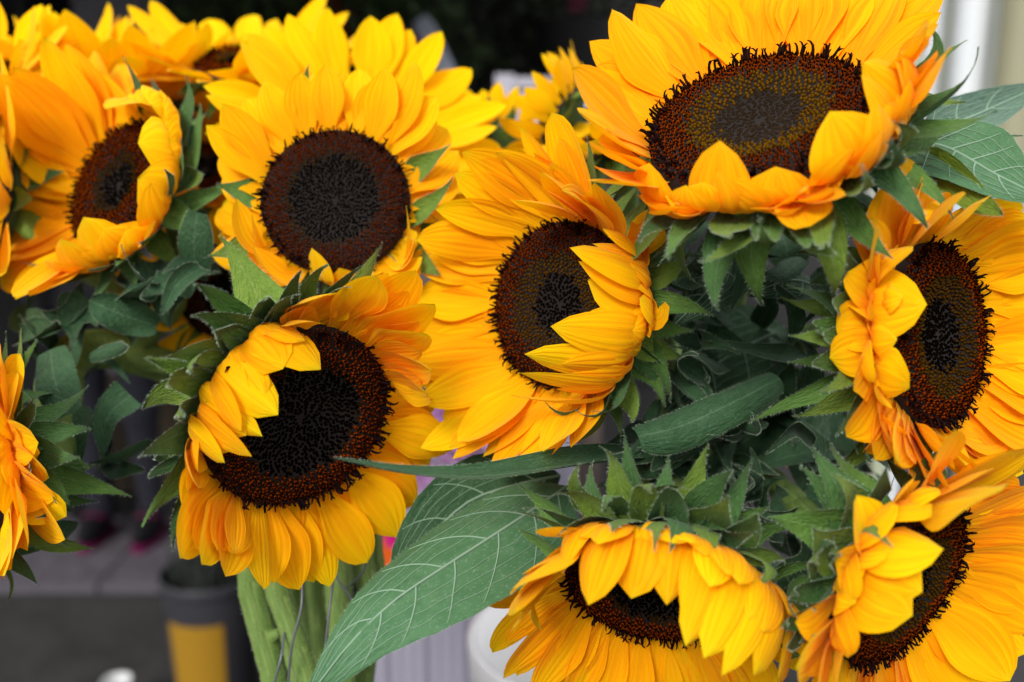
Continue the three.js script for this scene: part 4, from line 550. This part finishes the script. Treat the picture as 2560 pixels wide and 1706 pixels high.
{ // black bucket with a yellow label
  const p = onGround(548, 1790), t = thing('black_bucket', 'black flower bucket with a plain yellow label on dark ground', 'bucket', p);
  const h = 0.35, R = 0.098; mesh('wall', new THREE.LatheGeometry([[0, 0.004], [R * 0.82, 0.004], [R, h - 0.02], [R * 1.07, h - 0.02], [R * 1.07, h], [R * 0.97, h], [R * 0.8, 0.02], [0, 0.02]].map((q) => new THREE.Vector2(...q)), 40), plain(0.035, 0.035, 0.042, 0.45), t);
  const y0 = h * 0.30, y1 = h * 0.76, lab = new THREE.CylinderGeometry(lerp(R * 0.82, R, y1 / h) + 0.002, lerp(R * 0.82, R, y0 / h) + 0.002, y1 - y0, 24, 1, true, -0.80, 1.35); lab.translate(0, (y0 + y1) / 2, 0); mesh('label', lab, plain(0.30, 0.16, 0.008, 0.7, { side: THREE.DoubleSide }), t);
  const s = new Soup(); for (let k = 0; k < 60; k++) { const a = rr(0, 6.28), b = V(Math.cos(a) * R * rr(0, .8), h - 0.03, Math.sin(a) * R * rr(0, .8)), e = b.clone().add(V(rr(-.05, .05), rr(.04, .11), rr(-.05, .05))), w = V(0.012, 0, 0.006); s.tri(b.clone().add(w), b.clone().sub(w), e, [0.012, 0.016, 0.012]); }
  mesh('foliage', s.build(), new THREE.MeshStandardMaterial({ vertexColors: true, side: THREE.DoubleSide, roughness: .8 }), t).userData.kind = 'stuff';
}
{ const p = onGround(300, 1790), g = new THREE.LatheGeometry([[0, 0.002], [0.022, 0.002], [0.030, 0.085], [0.0325, 0.088], [0.029, 0.088], [0.021, 0.006], [0, 0.006]].map((q) => new THREE.Vector2(...q)), 24); g.translate(p.x, p.y, p.z); lone('paper_cup', 'small white paper cup standing on dark ground', 'cup', g, plain(0.7, 0.72, 0.72, 0.7)); }
{ const a = onGround(205, 1255), g = box(V(a.x, 0.034, a.z), V(a.x + 0.62, 0.40, a.z - 0.3)); lone('cardboard_box', 'tan cardboard box behind the standing person', 'box', g, plain(0.085, 0.066, 0.042, 0.9)); }

// ---------------------------------------------------------------- person standing on the paving
{
  const feet = onGround(318, 1338, 0.034), t = thing('person', 'person in navy trousers and black shoes with pink trim standing on paving', 'person', feet); t.scale.setScalar(0.86);
  const J = { h: [0, .90, 0], c: [0, 1.22, 0], n: [0, 1.40, 0], hd: [0, 1.56, .01], ht: [0, 1.62, .01] };
  const bones = [];
  const bone = (a, b, ra, rb) => bones.push([V(...a), V(...b), ra, rb]);
  bone(J.h, J.c, .135, .15); bone(J.c, J.n, .14, .05); bone(J.n, J.hd, .048, .075); bone(J.hd, J.ht, .085, .088);
  for (const s of [-1, 1]) { bone([s * .085, .88, 0], [s * .09, .48, .01], .088, .060); bone([s * .09, .48, .01], [s * .095, .08, -.02], .060, .044); bone([s * .17, 1.34, 0], [s * .24, 1.06, -.02], .052, .042); bone([s * .24, 1.06, -.02], [s * .22, .82, .06], .040, .030); bone([s * .22, .82, .06], [s * .215, .72, .08], .034, .022); bone([0, 1.33, 0], [s * .17, 1.34, 0], .07, .055); }
  const dist = (p) => { let m = 1e9; for (const [a, b, ra, rb] of bones) { const ab = b.clone().sub(a), k = clamp(p.clone().sub(a).dot(ab) / ab.lengthSq(), 0, 1), d = p.distanceTo(a.clone().addScaledVector(ab, k)) - lerp(ra, rb, k); const h = Math.max(0.03 - Math.abs(m - d), 0) / 0.03; m = Math.min(m, d) - h * h * 0.03 / 4; } return m; };
  const res = 84, mc = new MarchingCubes(res, plain(0, 0, 0), false, false, 90000), half = 0.88; mc.isolation = 0;
  for (let z = 0; z < res; z++) for (let y = 0; y < res; y++) for (let x = 0; x < res; x++) { const X = (x - res / 2) / (res / 2) * half, Z = (z - res / 2) / (res / 2) * half, Y = (y - res / 2) / (res / 2) * half + 0.86; mc.field[x + y * res + z * res * res] = Math.abs(X) > .42 || Math.abs(Z) > .3 ? -1 : -dist(V(X, Y, Z)); }
  mc.update(); const g = new THREE.BufferGeometry(), pa = mc.positionArray.slice(0, mc.count * 3), col = new Float32Array(mc.count * 3);
  for (let k = 0; k < mc.count; k++) { pa[k * 3] *= half; pa[k * 3 + 1] = pa[k * 3 + 1] * half + 0.86; pa[k * 3 + 2] *= half; const y = pa[k * 3 + 1], c = y > 1.42 ? (pa[k * 3 + 2] < 0.02 || y > 1.6 ? [0.02, 0.012, 0.008] : [0.42, 0.24, 0.17]) : y > .92 || Math.abs(pa[k * 3]) > .19 ? [0.02, 0.02, 0.024] : [0.007, 0.008, 0.016]; col.set(c, k * 3); }
  g.setAttribute('position', new THREE.BufferAttribute(pa, 3)); g.setAttribute('normal', new THREE.BufferAttribute(mc.normalArray.slice(0, mc.count * 3), 3)); g.setAttribute('color', new THREE.BufferAttribute(col, 3)); g.computeVertexNormals();
  mesh('body', g, new THREE.MeshStandardMaterial({ vertexColors: true, roughness: 0.9 }), t);
  for (const s of [-1, 1]) {
    const sh = new THREE.SphereGeometry(1, 20, 14); sh.scale(.046, .052, .13); sh.translate(s * .097, .054, .035); const pp = sh.attributes.position; for (let k = 0; k < pp.count; k++) if (pp.getY(k) < 0.014) pp.setY(k, 0.014); sh.computeVertexNormals();
    const shoe = mesh('shoe', sh, plain(0.012, 0.012, 0.014, 0.6), t); const so = new THREE.CylinderGeometry(1, 1, 0.014, 24); so.scale(.046, 1, .132); so.translate(s * .097, .007, .035); mesh('sole', so, plain(0.14, 0.004, 0.06, 0.7), shoe);
    const st = new THREE.TorusGeometry(.036, .006, 8, 20); st.rotateX(1.1); st.translate(s * .097, .085, .03); mesh('trim', st, plain(0.14, 0.004, 0.06, 0.7), shoe);
  }
}
renderer.render(scene, camera);
